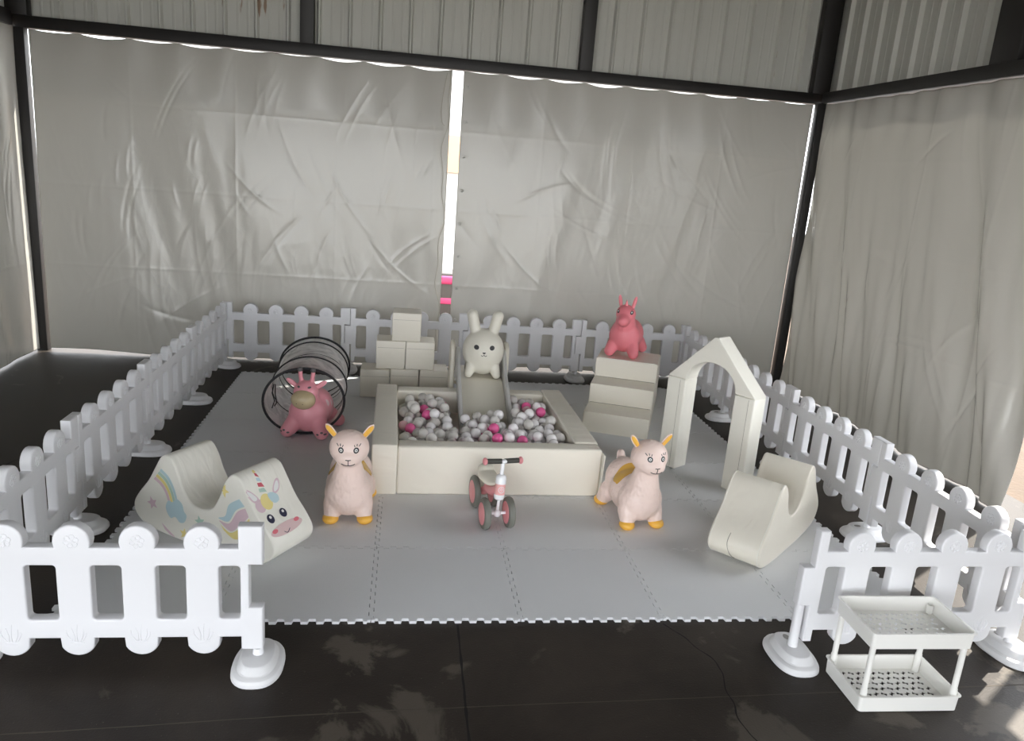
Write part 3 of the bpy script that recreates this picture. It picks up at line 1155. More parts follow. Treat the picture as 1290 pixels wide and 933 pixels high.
# ------------------------------------------------------------------ ball pit
Z0 = TH
PX0, PX1, PY0, PY1 = -.648, .648, 1.235, 2.44
WT, PH = .14, .285
pit = thing('ball_pit', 'square cream vinyl foam ball pit filled with white and pink balls', 'ball pit', (0, 0, Z0))
pit.rotation_euler = (0, 0, R(1.0))
def soft(c, s, bev=.012):
    bm = bmesh.new()
    add_box(bm, c, s, None, bev, 4)
    return from_bm(bm, True, 50)
zc = PH / 2
obj('front_wall', soft(((PX0 + PX1 + WT) / 2, PY0 + .055, zc), (PX1 - PX0 - WT - .002, .11, PH), .014), M['cream'], pit)
obj('left_wall', soft((PX0 + WT / 2, (PY0 + PY1) / 2 - .002, zc + .004), (WT, PY1 - PY0 + .004, PH + .008), .010), M['cream'], pit)
obj('right_wall', soft((PX1 - WT / 2, (PY0 + .112 + PY1) / 2, zc + .002), (WT, PY1 - PY0 - .112, PH + .004), .010), M['cream'], pit)
obj('back_wall', soft((0, PY1 - .055, zc - .002), (PX1 - PX0 - 2 * WT - .002, .11, PH - .004), .010), M['cream'], pit)
obj('floor_cushion', soft((0, (PY0 + PY1) / 2, .068), (PX1 - PX0 - 2 * WT - .004, PY1 - PY0 - .224, .126), .006), M['cream'], pit)
for x in (PX0 + .043, PX0 + .088):
    obj('seam', box_me((x, PY0 - .0022, .13), (.0022, .002, .245)), M['seam'], pit)
obj('closure_flap', box_me((PX1 + .006, PY0 + .06, .13), (.008, .14, .25), (0, .04, .05), .003), M['creamw'], pit)

# ------------------------------------------------------------------ slide into the pit
SX, HW = .032, .150
def sl_z(y):            # chute surface
    return .365 if y > 2.42 else .365 - (2.42 - y) * .40
slide = thing('toddler_slide', 'small cream and grey slide running down into the ball pit', 'slide', (SX, 2.4, 0))
def yz_plate(poly, half, x, mat, nm, bev=.008):
    XF_ = Matrix(((0, 0, 1, x), (1, 0, 0, -2.4), (0, 1, 0, 0), (0, 0, 0, 1)))
    return obj(nm, curve2d([poly], half, bev, 3, XF_), mat, slide)
ch = [(1.78, .084), (1.78, .109), (2.40, .357), (2.44, .365), (2.80, .365), (2.80, .335), (2.45, .335), (2.41, .325)]
yz_plate(ch, HW - .001, 0, M['slidec'], 'chute', .004)
for s in (-1, 1):
    rail = [(1.76, .10), (1.82, .17), (2.38, .40), (2.52, .515), (2.56, .545), (2.605, .55), (2.64, .53), (2.66, .48), (2.66, .30), (2.45, .29), (1.82, .05)]
    rail = [(1.77, .072), (1.755, .12), (1.80, .175), (2.35, .415), (2.50, .525), (2.55, .552), (2.60, .552), (2.635, .525), (2.645, .48), (2.645, .34), (2.42, .328)]
    yz_plate(rail, .013, s * (HW + .013), M['slideg'], 'side_rail', .010)
    pan = [(2.60, TH + .001), (2.60, .51), (2.615, .55), (2.65, .575), (2.70, .58), (2.75, .56), (2.785, .51), (2.86, TH + .001)]
    yz_plate(pan, .016, s * (HW + .045), M['slidec'], 'ladder_panel', .010)
for k, z in enumerate((.12, .24)):
    obj('step', box_me((0, .42, z), (2 * HW + .055, .10, .025), None, .006), M['slidec'], slide)

# ------------------------------------------------------------------ balls
rb = .0325
balls = []
def floor_h(x, y):
    h = Z0 + .131 + rb
    if abs(x - SX) < HW + .035 + rb and y > 1.74 - rb:
        h = max(h, sl_z(y) + rb * 1.09 if abs(x - SX) < HW - rb else 9)
    return h
bx0, bx1, by0, by1 = PX0 + WT + rb + .006, PX1 - WT - rb - .006, PY0 + .112 + rb + .008, PY1 - .112 - rb - .010
NB = 286
cr, sr = math.cos(R(1.0)), math.sin(R(1.0))
for k in range(NB):
    best = None
    for tr in range(46):
        x, y = random.uniform(bx0, bx1), random.uniform(by0, by1)
        z = floor_h(x, y)
        if z > .42:
            continue
        if abs(x - SX) < HW and y > 1.96:
            continue
        for (X, Y, Z) in balls:
            d2 = (x - X) ** 2 + (y - Y) ** 2
            if d2 < 4 * rb * rb:
                z = max(z, Z + math.sqrt(4 * rb * rb - d2) + .0003)
        sc = z + .02 * random.random() - (.012 * (x > 0.05) + .006 * (y - 1.6))
        if best is None or sc < best[0]:
            best = (sc, x, y, z)
    if best:
        balls.append(best[1:])
bm = bmesh.new()
add_ell(bm, (0, 0, 0), (rb, rb, rb), None, 24, 16)
BM0 = from_bm(bm, True, 180)
def ball_mesh(key):
    me = BM0.copy()
    me.materials.clear()
    me.materials.append(M[key])
    return me
BMS = {k: ball_mesh(k) for k in ('wball', 'pball', 'cball', 'rball')}
BL = dict(wball=('glossy opaque white plastic ball in the ball pit', 'opaque white pit balls'), pball=('hot pink plastic ball in the ball pit', 'hot pink pit balls'),
          cball=('see-through colourless plastic ball in the ball pit', 'see-through pit balls'), rball=('see-through pale pink plastic ball in the ball pit', 'see-through pale pink pit balls'))
for n_, (x, y, z) in enumerate(balls):
    q = random.random()
    wl = .20 if x < -.15 else .72
    key = 'pball' if q < .115 else ('rball' if q < .145 else ('wball' if random.random() < wl else 'cball'))
    o = obj('play_ball', BMS[key], None, None, (x * cr - y * sr, x * sr + y * cr, z))
    tag(o, BL[key][0], 'ball', BL[key][1])

# ------------------------------------------------------------------ foam cubes
CS = .224
def cube_me():
    bm = bmesh.new()
    add_box(bm, (0, 0, CS / 2), (CS - .003, CS - .003, CS - .002), None, .007, 4)
    return from_bm(bm, True, 50)
CUBE = cube_me()
cx0, cy0 = -.727, 3.205
rows = [[(0, 'left'), (1, 'middle'), (2, 'right')], [(0.5, 'left'), (1.5, 'right')], [(1.02, 'top')]]
for lv, row in enumerate(rows):
    for kx, w in row:
        lab = {0: 'cream foam cube on the mat, %s of the bottom three', 1: 'cream foam cube in the middle layer of the pyramid, %s one', 2: 'single cream foam cube at the %s of the pyramid'}[lv] % w
        yy = cy0 + lv * -.006 + (-.045 if lv == 0 and kx == 0 else 0)
        t = obj('foam_cube', CUBE, M['cream'], None, (cx0 + kx * (CS + .003) + lv * .0, yy, Z0 + lv * CS), (0, 0, random.uniform(-.02, .02)))
        tag(t, lab, 'foam block', 'cream foam cubes stacked in a pyramid')
        obj('seam', box_me((0, -CS / 2 + .0012, CS - .055), (CS - .02, .0012, .0015)), M['seam'], t)

# ------------------------------------------------------------------ foam steps with a ramp
st = thing('foam_steps', 'cream vinyl foam steps with three treads, right of the ball pit', 'steps', (.787, 2.42, Z0), R(-21))
H = .147
SW = .475
prof = [(0, 0), (0, H), (.25, H + .004), (.25, 2 * H), (.48, 2 * H + .004), (.48, 3 * H), (.86, 3 * H)]
prof += [(.90, 3 * H - .006), (.95, 3 * H - .04), (1.22, .05), (1.25, 0)]
XFs = Matrix(((0, 0, 1, SW / 2), (1, 0, 0, 0), (0, 1, 0, 0), (0, 0, 0, 1)))
obj('stair_block', curve2d([prof], SW / 2, .010, 3, XFs), M['cream'], st)
for (yy, zz) in ((.25, H + .004), (.48, 2 * H + .004)):
    obj('seam', tube_me([(.012, yy - .001, zz), (SW - .012, yy - .001, zz)], .0028, 6), M['seam'], st)
obj('piping', tube_me([(.014, .488, 3 * H + .002), (SW - .014, .488, 3 * H + .002)], .004, 6), M['creamw'], st)

# ------------------------------------------------------------------ foam arch
aw, ad, ag, ahc, aha = .137, .131, .350, .600, .905
ang = R(-55.4)
def arch_part(name, me, label, grp):
    o = obj(name, me, M['creamw'], None, (1.162, 1.812, Z0), (0, 0, ang))
    tag(o, label, 'foam block', grp)
    return o
def pillar(x):
    o = arch_part('foam_pillar', soft((x + aw / 2, ad / 2, ahc / 2), (aw, ad, ahc - .001), .009), '', 'pale foam pillars of the arch')
    obj('seam', box_me((x + aw * .72, -.0006, ahc * .5), (.0015, .0016, ahc * .96)), M['seam'], o)
    return o
pillar(0)['label'] = 'pale foam pillar carrying the left side of the arch'
pillar(aw + ag)['label'] = 'pale foam pillar carrying the right side of the arch'
TT = 2 * aw + ag
rr = ag / 2
gable = [(0, ahc), (aw, ahc)] + [(TT / 2 - rr * math.cos(PI * k / 20), ahc + .148 * math.sin(PI * k / 20)) for k in range(1, 20)] + [(TT - aw, ahc), (TT, ahc), (TT / 2 + .012, aha), (TT / 2 - .012, aha)]
XFa = Matrix.Translation((0, ad / 2, .001)) @ XZ
arch_part('foam_gable', curve2d([gable], ad / 2, .006, 3, XFa), 'pale foam gable with a round cut-out, resting on two pillars', 'pale foam arch top')

# ------------------------------------------------------------------ rockers
RP = [(0, .192), (-.065, .212), (-.110, .275), (-.142, .350), (-.175, .395), (-.205, .405), (-.240, .388), (-.275, .335), (-.325, .255), (-.385, .185), (-.422, .130), (-.424, .085), (-.395, .045), (-.33, .015), (-.17, .001)]
RPF = RP + [(0, 0)] + [(-u, z) for u, z in RP[1:][::-1]]
RW = .265
ROCK = curve2d([catmull(RPF, 5)], RW / 2, .010, 3, XZ, 40)
SKF = Skin(ROCK, '-x')
SKS = Skin(ROCK, '+y', .0009)
def seam_y(y, sk=SKF):
    pass
rk = obj('foam_rocker', ROCK, M['cream'], None, (1.398, .726, Z0), (0, 0, R(43.4)))
tag(rk, 'plain cream vinyl rocker with two humps, in front of the arch', 'rocker')
obj('seam', SKF.stroke([(.03, .165), (.032, .12), (.015, .06), (.0, .035)], .0016), M['seam'], rk)
for yy in (RW / 2 - .010, -RW / 2 + .010):
    P = [(u, yy * 1.0, z) for u, z in catmull(RP, 5, False)]
    obj('edge_seam', tube_me([(p[0], p[1], p[2]) for p in P], .0022, 5), M['creamw'], rk)

ROCK2 = ROCK.copy()
ROCK2.materials.clear()
un = obj('unicorn_rocker', ROCK2, M['creamw'], None, (-1.335, .709, Z0), (0, 0, R(148)))
tag(un, 'cream rocker printed with a unicorn face, rainbow and stars, behind the front left panel', 'rocker')
def pr(nm, me, mat):
    if me is not None:
        obj(nm, me, M[mat], un)
# rainbow in four bands
ro = [(.234, .334), (.185, .302), (.153, .249), (.138, .199)]
ri = [(.285, .270), (.243, .248), (.214, .215), (.197, .172)]
ro_s, ri_s = catmull(ro, 6, False), catmull(ri, 6, False)
cols = ['p_blue', 'p_green', 'p_yellow', 'p_mauve']
for k in range(4):
    a, b_ = k / 4 + .01, (k + 1) / 4 - .02
    A = [(o[0] + (i[0] - o[0]) * a, o[1] + (i[1] - o[1]) * a) for o, i in zip(ro_s, ri_s)]
    B = [(o[0] + (i[0] - o[0]) * b_, o[1] + (i[1] - o[1]) * b_) for o, i in zip(ro_s, ri_s)]
    pr('rainbow_band', SKS.strip(A, B, 2), cols[k])
cloud = catmull([(.214, .15), (.196, .185), (.170, .182), (.145, .205), (.112, .190), (.100, .155), (.085, .135), (.100, .100), (.130, .092), (.155, .112), (.185, .100), (.205, .12)], 4)
pr('cloud_print', SKS.patch(cloud, 3, .0012), 'p_blue')
pr('star_print', SKS.patch(star(.300, .146, .034, rot=1.2), 3), 'p_mauve')
pr('star_print', SKS.patch(star(-.142, .318, .034, rot=1.9), 3), 'p_yellow')
pr('star_print', SKS.patch(star(.004, .128, .032, rot=1.3), 3), 'p_green')
pr('star_print', SKS.patch(star(.103, .040, .030, rot=1.7), 3), 'p_yellow')
pr('bow_print', SKS.strip(catmull([(.245, .060), (.205, .035), (.165, .012)], 6, False), catmull([(.225, .030), (.19, .012), (.165, .008)], 6, False), 2), 'p_mauve')
def band(A, B, mat):
    pr('mane_print', SKS.strip(catmull(A, 8, False), catmull(B, 8, False), 3), mat)
band([(-.110, .180), (-.150, .200), (-.172, .258), (-.232, .300)], [(-.110, .176), (-.168, .176), (-.212, .240), (-.262, .272)], 'p_blue')
band([(-.114, .168), (-.172, .168), (-.220, .236), (-.266, .264)], [(-.114, .164), (-.180, .132), (-.240, .180), (-.285, .228)], 'p_mauve')
band([(-.120, .150), (-.178, .124), (-.240, .168), (-.288, .222)], [(-.140, .125), (-.200, .098), (-.258, .130), (-.292, .200)], 'p_yellow')
# face on the front slope (y, z)
def fp(nm, poly, mat, off=.0012, rings=4):
    pr(nm, SKF.patch(poly, rings, off), mat)
hp = [(.040, .398), (.041, .380), (.042, .360), (.044, .338), (.047, .317)]
hw = [.005, .010, .014, .018, .022]
for k, c in enumerate(['p_yellow', 'p_red', 'p_blue', 'p_red', 'p_green']):
    if k == 0:
        fp('horn_print', [(.034, .4015), (.046, .4005), (.049, .392), (.033, .394)], 'p_yellow')
    else:
        y0_, z0_ = hp[k - 1]
        y1_, z1_ = hp[k]
        w0, w1 = hw[k - 1] + .001, hw[k]
        z0_ -= .004
        fp('horn_print', [(y0_ + w0, z0_), (y0_ - w0 * .6, z0_ - .004), (y1_ - w1, z1_ - .006), (y1_ + w1 * .8, z1_ + .003)], c, .0012, 2)
ear1 = catmull([(.136, .352), (.108, .335), (.084, .300), (.100, .288), (.124, .300)], 5)
ear2 = catmull([(-.066, .340), (-.046, .340), (-.012, .312), (-.006, .290), (-.040, .296), (-.060, .315)], 5)
for e in (ear1, ear2):
    fp('ear_print', e, 'p_mauve')
    cx_ = sum(p[0] for p in e) / len(e)
    cy_ = sum(p[1] for p in e) / len(e)
    fp('inner_ear_print', [(cx_ + (x - cx_) * .68, cy_ + (y - cy_) * .68) for x, y in e], 'eyew', .0018)
fp('forelock_print', circ(.092, .272, .028, .026), 'p_mauve', .0012)
fp('forelock_print', circ(.050, .277, .033, .032), 'p_yellow', .0018)
fp('forelock_print', catmull([(.030, .300), (.004, .302), (-.022, .285), (-.020, .264), (.006, .258), (.026, .272)], 5), 'p_blue', .0024)
fp('muzzle_print', circ(.020, .1655, .100, .0215, 30), 'p_pink', .0012)
for (y_, z_) in ((.077, .2165), (-.003, .2165)):
    fp('eye_print', circ(y_, z_, .0195, .0165), 'p_navy', .0014)
    fp('eye_glint', circ(y_ - .002, z_ + .005, .007, .0055), 'eyew', .0022)
for (y_, z_) in ((.092, .1715), (-.050, .1755)):
    fp('cheek_print', circ(y_, z_, .017, .0075), 'p_rose', .0022)
pr('mouth_print', SKF.stroke([(.045, .157), (.030, .148), (.008, .158)], .0018), 'p_navy')

# ------------------------------------------------------------------ hopper animals
def ear_me(base, tip, w, thick, front=(0, -1, 0), n=10):
    """leaf-shaped ear from base to tip"""
    b_, t_ = Vector(base), Vector(tip)
    ax = (t_ - b_)
    L = ax.length
    ax.normalize()
    fr = Vector(front)
    fr = (fr - ax * fr.dot(ax)).normalized()
    sd = ax.cross(fr)
    bm = bmesh.new()
    rings = []
    for i in range(n):
        u = i / (n - 1)
        ww = w * (0.75 + 0.6 * u) * math.sqrt(max(0.0, 1 - u ** 2.2)) if u < 1 else 0
        ww = max(ww, w * .05)
        th = thick * max(.1, 1 - u * .8)
        ring = [bm.verts.new(b_ + ax * L * u + sd * ww * math.cos(2 * PI * k / 14) + fr * th * math.sin(2 * PI * k / 14)) for k in range(14)]
        rings.append(ring)
    for A, B in zip(rings, rings[1:]):
        for k in range(14):
            bm.faces.new((A[k], A[(k + 1) % 14], B[(k + 1) % 14], B[k]))
    bm.faces.new(rings[0])
    bm.faces.new(rings[-1])
    return from_bm(bm, True, 70)

def alpaca_body(bm):
    add_ell(bm, (0, .06, .146), (.122, .165, .122))
    add_ell(bm, (0, -.035, .140), (.121, .108, .118))
    add_ell(bm, (0, .165, .180), (.112, .105, .118))
    add_cone(bm, (0, -.050, .205), .092, (0, -.075, .325), .058)
    add_ell(bm, (0, -.080, .400), (.099, .090, .090))
    add_ell(bm, (0, -.135, .368), (.066, .052, .050))
    for s in (-1, 1):
        add_cone(bm, (s * .066, -.050, .09), .060, (s * .082, -.080, .036), .038)
        add_cone(bm, (s * .074, .185, .10), .058, (s * .094, .225, .036), .038)
    add_cone(bm, (0, .235, .25), .028, (0, .250, .292), .024)
ALP = blob(alpaca_body)
def alpaca(label, loc, rz):
    t = thing('alpaca_hopper', label, 'bouncy toy', loc, rz, 'pale pink alpaca hoppers')
    body = obj('body', ALP, M['wool'], t)
    sk = Skin(ALP, '-y', .0006)
    for s in (-1, 1):
        for y in (-.092, .230):
            bm = bmesh.new()
            add_ell(bm, (s * (.085 if y < 0 else .097), y + .004, .022), (.041, .046, .028), None, 24, 16)
            for v in bm.verts:
                v.co.z = max(v.co.z, 0.0)
            obj('hoof', from_bm(bm, True, 60), M['ysole'], t)
        e = obj('ear', ear_me((s * .066, -.070, .452), (s * .116, -.078, .520), .0175, .011), M['wool'], t)
        obj('inner_ear', ear_me((s * .070, -.078, .459), (s * .114, -.086, .515), .0125, .006), M['ysole'], e)
        obj('eye', sk.patch(circ(s * .036, .414, .0135, .0145), 3), M['black'], t)
        obj('eye_ring', sk.patch(circ(s * .036, .4138, .0066, .0074), 3, .0013), M['eyew'], t)
        obj('pupil', sk.patch(circ(s * .036, .4135, .0032, .0038), 2, .0019), M['black'], t)
        for dx, dz, lx in ((-.010, .020, -.008), (-.001, .023, -.003), (.009, .022, .004)):
            obj('eyelash', sk.stroke([(s * (.040 + dx), .410 + dz), (s * (.040 + dx + lx + .004), .410 + dz + .010)], .0019, 3), M['black'], t)
    obj('nose', sk.stroke([(-.013, .372), (0, .371), (.013, .372)], .0022, 4), M['black'], t)
    obj('mouth', sk.stroke([(0, .371), (0, .352), (.001, .344)], .0021, 4), M['black'], t)
    obj('mouth', sk.stroke([(-.032, .350), (-.018, .344), (.001, .342), (.020, .344), (.032, .350)], .0021, 4), M['black'], t)
    st_ = Skin(ALP, '+z', .0015)
    obj('saddle', st_.patch(catmull([(-.108, .055), (-.095, .028), (0, .030), (.095, .028), (.108, .055), (.103, .095), (.07, .112), (0, .118), (-.07, .112), (-.103, .095)], 5), 8), M['ysad'], t)
    return t
alpaca('pale pink alpaca hopper left of the ball pit, ears up, yellow hooves', (-.768, .965, Z0), R(1))
alpaca('pale pink alpaca hopper right of the ball pit, beside its corner', (.755, .945, Z0), R(9))

# dusty pink giraffe-calf hopper at the tunnel mouth
def calf_body(bm):
    add_ell(bm, (0, .075, .165), (.138, .160, .135))
    add_ell(bm, (0, -.015, .145), (.128, .112, .125))
    add_cone(bm, (0, -.03, .21), .085, (0, -.065, .285), .068)
    add_ell(bm, (0, -.070, .305), (.082, .080, .075))
    for s in (-1, 1):
        add_cone(bm, (s * .070, -.05, .10), .062, (s * .112, -.105, .046), .046)
        add_cone(bm, (s * .085, .14, .10), .062, (s * .150, .185, .046), .045)
        add_cone(bm, (s * .034, -.060, .36), .017, (s * .042, -.066, .440), .0155)
CALF = blob(calf_body)
g = thing('giraffe_hopper', 'dusty pink giraffe hopper with tan muzzle at the tunnel mouth', 'bouncy toy', (-1.115, 2.185, Z0 + .003), R(-9))
obj('body', CALF, M['gpink'], g)
obj('muzzle', ell_me((0, -.138, .272), (.078, .058, .063), (R(-12), 0, 0), 32, 20), M['tan'], g)
MZ = Skin(ell_me((0, -.138, .272), (.078, .058, .063), (R(-12), 0, 0), 32, 20), '-y')
CK = Skin(CALF, '-y', .0008)
CX = Skin(CALF, '+x', .0008)
for s in (-1, 1):
    obj('nostril', MZ.patch(circ(s * .020 - .008, .258, .0028, .0028, 10), 2), M['black'], g)
    obj('horn_tip', ell_me((s * .042, -.067, .450), (.0165, .0165, .0165)), M['dgrey'], g)
    e = obj('ear', ear_me((s * .066, -.062, .338), (s * .130, -.066, .385), .018, .012), M['gpink'], g)
    obj('spot', CK.patch(circ(s * .034, .350, .010, .006), 2), M['dgrey'], g)
    for (x, z) in ((s * .122, .060), (s * .096, .046), (s * .142, .050)):
        obj('spot', CK.patch(circ(x, z, .009, .006), 2), M['dgrey'], g)
st_ = Skin(CALF, '+z', .0008)
for (x, y) in ((-.02, -.03), (.012, -.025), (.035, -.012)):
    obj('spot', st_.patch(circ(x, y - .02, .009, .007), 2), M['dgrey'], g)
for (y, z) in ((.02, .215), (.065, .205), (.115, .20)):
    obj('spot', CX.patch(catmull([(y - .010, z - .022), (y - .013, z + .004), (y - .004, z + .022), (y + .011, z + .010), (y + .008, z - .012)], 4), 3), M['spotw'], g)

# coral pink horse hopper with a small horn
def horse_body(bm):
    add_ell(bm, (0, .06, .165), (.130, .165, .130))
    add_ell(bm, (0, -.030, .160), (.122, .098, .128))
    add_cone(bm, (0, -.045, .24), .084, (0, -.070, .325), .070)
    add_ell(bm, (0, -.075, .340), (.077, .074, .074))
    add_cone(bm, (0, -.115, .312), .052, (0, -.152, .295), .046)
    for s in (-1, 1):
        add_cone(bm, (s * .072, -.055, .09), .054, (s * .094, -.095, .040), .042)
        add_cone(bm, (s * .078, .165, .09), .056, (s * .108, .205, .040), .042)
HORSE = blob(horse_body)
ZS = Z0 + 3 * H
hx, hy = 1.205, 2.985
h = thing('horse_hopper', 'coral pink horse hopper with long ears standing on the foam steps', 'bouncy toy', (hx, hy, ZS + .003), R(-27))
obj('body', HORSE, M['upink'], h)
HK = Skin(HORSE, '-y', .0008)
obj('horn', lathe_me([(0, -.01), (.014, -.01), (.012, .012), (.007, .032), (.0, .052)], 14, Matrix.Translation((0, -.088, .405)) @ Matrix.Rotation(R(10), 4, 'X')), M['upink'], h)
for s in (-1, 1):
    obj('ear', ear_me((s * .046, -.062, .392), (s * .066, -.060, .482), .0155, .012), M['upink'], h)
    obj('eye', HK.patch(circ(s * .052, .362, .0105, .0145), 3), M['black'], h)
    obj('eye_glint', HK.patch(circ(s * .052, .364, .0045, .006), 2, .0016), M['eyew'], h)
    obj('eyelash', HK.stroke([(s * .045, .381), (s * .056, .385)], .0012, 3), M['black'], h)

# cream rabbit hopper on the slide
def rabbit_body(bm):
    add_ell(bm, (0, 0, .182), (.149, .138, .158))
    add_ell(bm, (0, 0, .110), (.126, .120, .100))
    for s in (-1, 1):
        add_cone(bm, (s * .080, -.060, .075), .042, (s * .098, -.088, .030), .031)
        add_cone(bm, (s * .080, .060, .075), .042, (s * .096, .088, .030), .031)
        add_cone(bm, (s * .060, .0, .31), .040, (s * .090, .004, .432), .041)
RAB = blob(rabbit_body)
r_ = thing('rabbit_hopper', 'cream rabbit hopper with upright ears sitting at the top of the slide', 'bouncy toy', (SX + .012, 2.535, .3665), R(-3))
obj('body', RAB, M['rabbit'], r_)
RK = Skin(RAB, '-y', .0008)
for s in (-1, 1):
    obj('eye', RK.patch(circ(s * .054, .228, .0175, .0165), 3), M['black'], r_)
obj('nose', RK.patch(catmull([(-.012, .196), (.012, .196), (0, .184)], 5), 3), M['black'], r_)
obj('mouth', RK.stroke([(-.020, .176), (-.010, .170), (0, .178), (.010, .170), (.020, .176)], .0022, 4), M['black'], r_)

# ------------------------------------------------------------------ play tunnel
tn = thing('play_tunnel', 'white see-through pop-up play tunnel with black hoops', 'tunnel', (0, 0, Z0))
HR = .238
# hoop centres and lean (top forward)
hoops = [(-1.145, 2.165, -.02, 1.0), (-1.150, 2.50, -.02, .98), (-1.172, 2.90, 0.03, .98), (-1.178, 3.06, 0.0, 1.0)]
def hoop_pt(h_, a, rad=HR):
    cx_, cy_, ln, sc = h_
    x = rad * 1.06 * math.sin(a) * sc
    z = rad * .93 * math.cos(a) * sc
    return Vector((cx_ + x, cy_ + ln * (z + HR) / (2 * HR) + .03 * math.sin(a), max(HR * .93 + z, 0.0) + .006))
bm = bmesh.new()
rings = []
NS = 56
nseg = 30
for i in range(nseg + 1):
    t = i / nseg * (len(hoops) - 1)
    k = min(int(t), len(hoops) - 2)
    q = t - k
    ring = []
    for a_ in range(NS):
        an = 2 * PI * a_ / NS
        p = hoop_pt(hoops[k], an).lerp(hoop_pt(hoops[k + 1], an), q)
        c = Vector((hoops[k][0], p.y, HR))
        sag = 1 - .05 * math.sin(PI * q) + .02 * noise.noise(Vector((p.x * 14, p.y * 10, p.z * 14))) * math.sin(PI * q)
        p = c + (p - c) * sag
        ring.append(bm.verts.new((p.x, p.y, max(p.z, .001))))
    rings.append(ring)
for A, B in zip(rings, rings[1:]):
    for k in range(NS):
        bm.faces.new((A[k], A[(k + 1) % NS], B[(k + 1) % NS], B[k]))
obj('fabric', from_bm(bm, True, 180), M['sheer'], tn)
for i, h_ in enumerate(hoops):
    rad = .0085 if i in (0, 3) else .0055
    obj('hoop', tube_me([hoop_pt(h_, 2 * PI * k / 64, HR + .002) + Vector((0, 0, rad * .4)) for k in range(64)], rad, 8, True), M['wire'], tn)
cw = []
for k in range(int(64 * 1.7)):
    an = 2 * PI * k / 64
    t = k / (64 * 1.7)
    hh = tuple(a_ + (b_ - a_) * t for a_, b_ in zip(hoops[0], hoops[2]))
    cw.append(hoop_pt(hh, an, HR * .955))
obj('coil_wire', tube_me(cw, .0025, 6), M['wire'], tn)
obj('tie_ribbon', tube_me([(-1.335, 2.16, .34), (-1.345, 2.155, .28), (-1.33, 2.15, .23), (-1.345, 2.145, .18)], .004, 6), M['wire'], tn)
obj('tie_ribbon', tube_me([(-1.325, 2.155, .34), (-1.325, 2.15, .27), (-1.315, 2.145, .22), (-1.33, 2.145, .195)], .004, 6), M['wire'], tn)

# ------------------------------------------------------------------ toddler trike
tk = thing('toddler_trike', 'pink and white toddler balance trike in front of the ball pit', 'trike', (-.018, .865, Z0), R(9))
def wheel(x, y, r, w, nm='wheel'):
    Mx = Matrix.Translation((x, y, r)) @ Matrix.Rotation(PI / 2, 4, 'Y')
    wv = obj(nm, lathe_me([(r * .60, -w * .42), (r * .80, -w * .5), (r * .93, -w * .40), (r, -w * .12), (r, w * .12), (r * .93, w * .40), (r * .80, w * .5), (r * .60, w * .42), (r * .60, -w * .42)], 36, Mx), M['tyre'], tk)
    obj('hub', lathe_me([(0, -w * .54), (r * .25, -w * .56), (r * .40, -w * .48), (r * .70, -w * .515), (r * .72, -w * .40), (r * .58, -w * .2), (r * .58, w * .2), (r * .72, w * .40), (r * .70, w * .515), (r * .40, w * .48), (r * .25, w * .56), (0, w * .54)], 36, Mx), M['tpink'], wv)
FW = .082
for s in (-1, 1):
    wheel(s * .064, -.03, FW, .037)
for s in (-1, 1):
    wheel(s * .052, .235, .088, .034)
obj('axle', tube_me([(-.05, -.03, FW), (.05, -.03, FW)], .0085, 12), M['twhite'], tk)
obj('axle_ball', ell_me((0, -.032, FW), (.0195, .0195, .021)), M['twhite'], tk)
Mt = Matrix.Translation((0, -.032, FW)) @ Matrix.Rotation(R(5), 4, 'Y') @ Matrix.Rotation(R(-8), 4, 'X')
obj('fork', lathe_me([(0, .015), (.0085, .015), (.0075, .075), (0, .075)], 16, Mt), M['twhite'], tk)
obj('lower_cap', lathe_me([(0, .068), (.016, .070), (.024, .076), (.0275, .088), (.0275, .100), (0, .100)], 28, Mt), M['twhite'], tk)
sv = obj('sleeve', lathe_me([(0, .097), (.0265, .097), (.0265, .158), (0, .158)], 28, Mt), M['tpale'], tk)
obj('head_tube', lathe_me([(0, .155), (.0275, .155), (.0275, .185), (.024, .196), (.015, .203), (0, .204)], 28, Mt), M['twhite'], tk)
obj('stem', lathe_me([(0, .200), (.0105, .200), (.0095, .275), (0, .275)], 18, Mt), M['twhite'], tk)
# round badge on the sleeve: an open ring with a small swirl
def on_sleeve(a, z):
    return Mt @ Vector((.0272 * math.sin(a), -.0272 * math.cos(a), z))
ringp = [on_sleeve(.55 * math.cos(R(d_)), .128 + .0155 * math.sin(R(d_))) for d_ in range(40, 400, 12)]
obj('badge_ring', tube_me(ringp, .0017, 6), M['twhite'], sv)
sw = [on_sleeve((.30 - .012 * k_) * math.cos(k_ * .45) * .9, .128 + (.0085 - .0003 * k_) * math.sin(k_ * .45)) for k_ in range(16)]
obj('badge_swirl', tube_me(sw, .0013, 6), M['twhite'], sv)
bar = Mt @ Vector((0, 0, .272))
obj('handlebar_clamp', ell_me((bar.x + .004, bar.y - .004, bar.z), (.017, .015, .012)), M['twhite'], tk)
for s in (-1, 1):
    gp = obj('grip', tube_me([(bar.x + s * .008, bar.y, bar.z), (bar.x + s * .088, bar.y + .004, bar.z)], .0135, 18), M['grip'], tk)
    obj('end_knob', ell_me((bar.x + s * .094, bar.y + .004, bar.z), (.0135, .0195, .0195)), M['tpink'], tk)
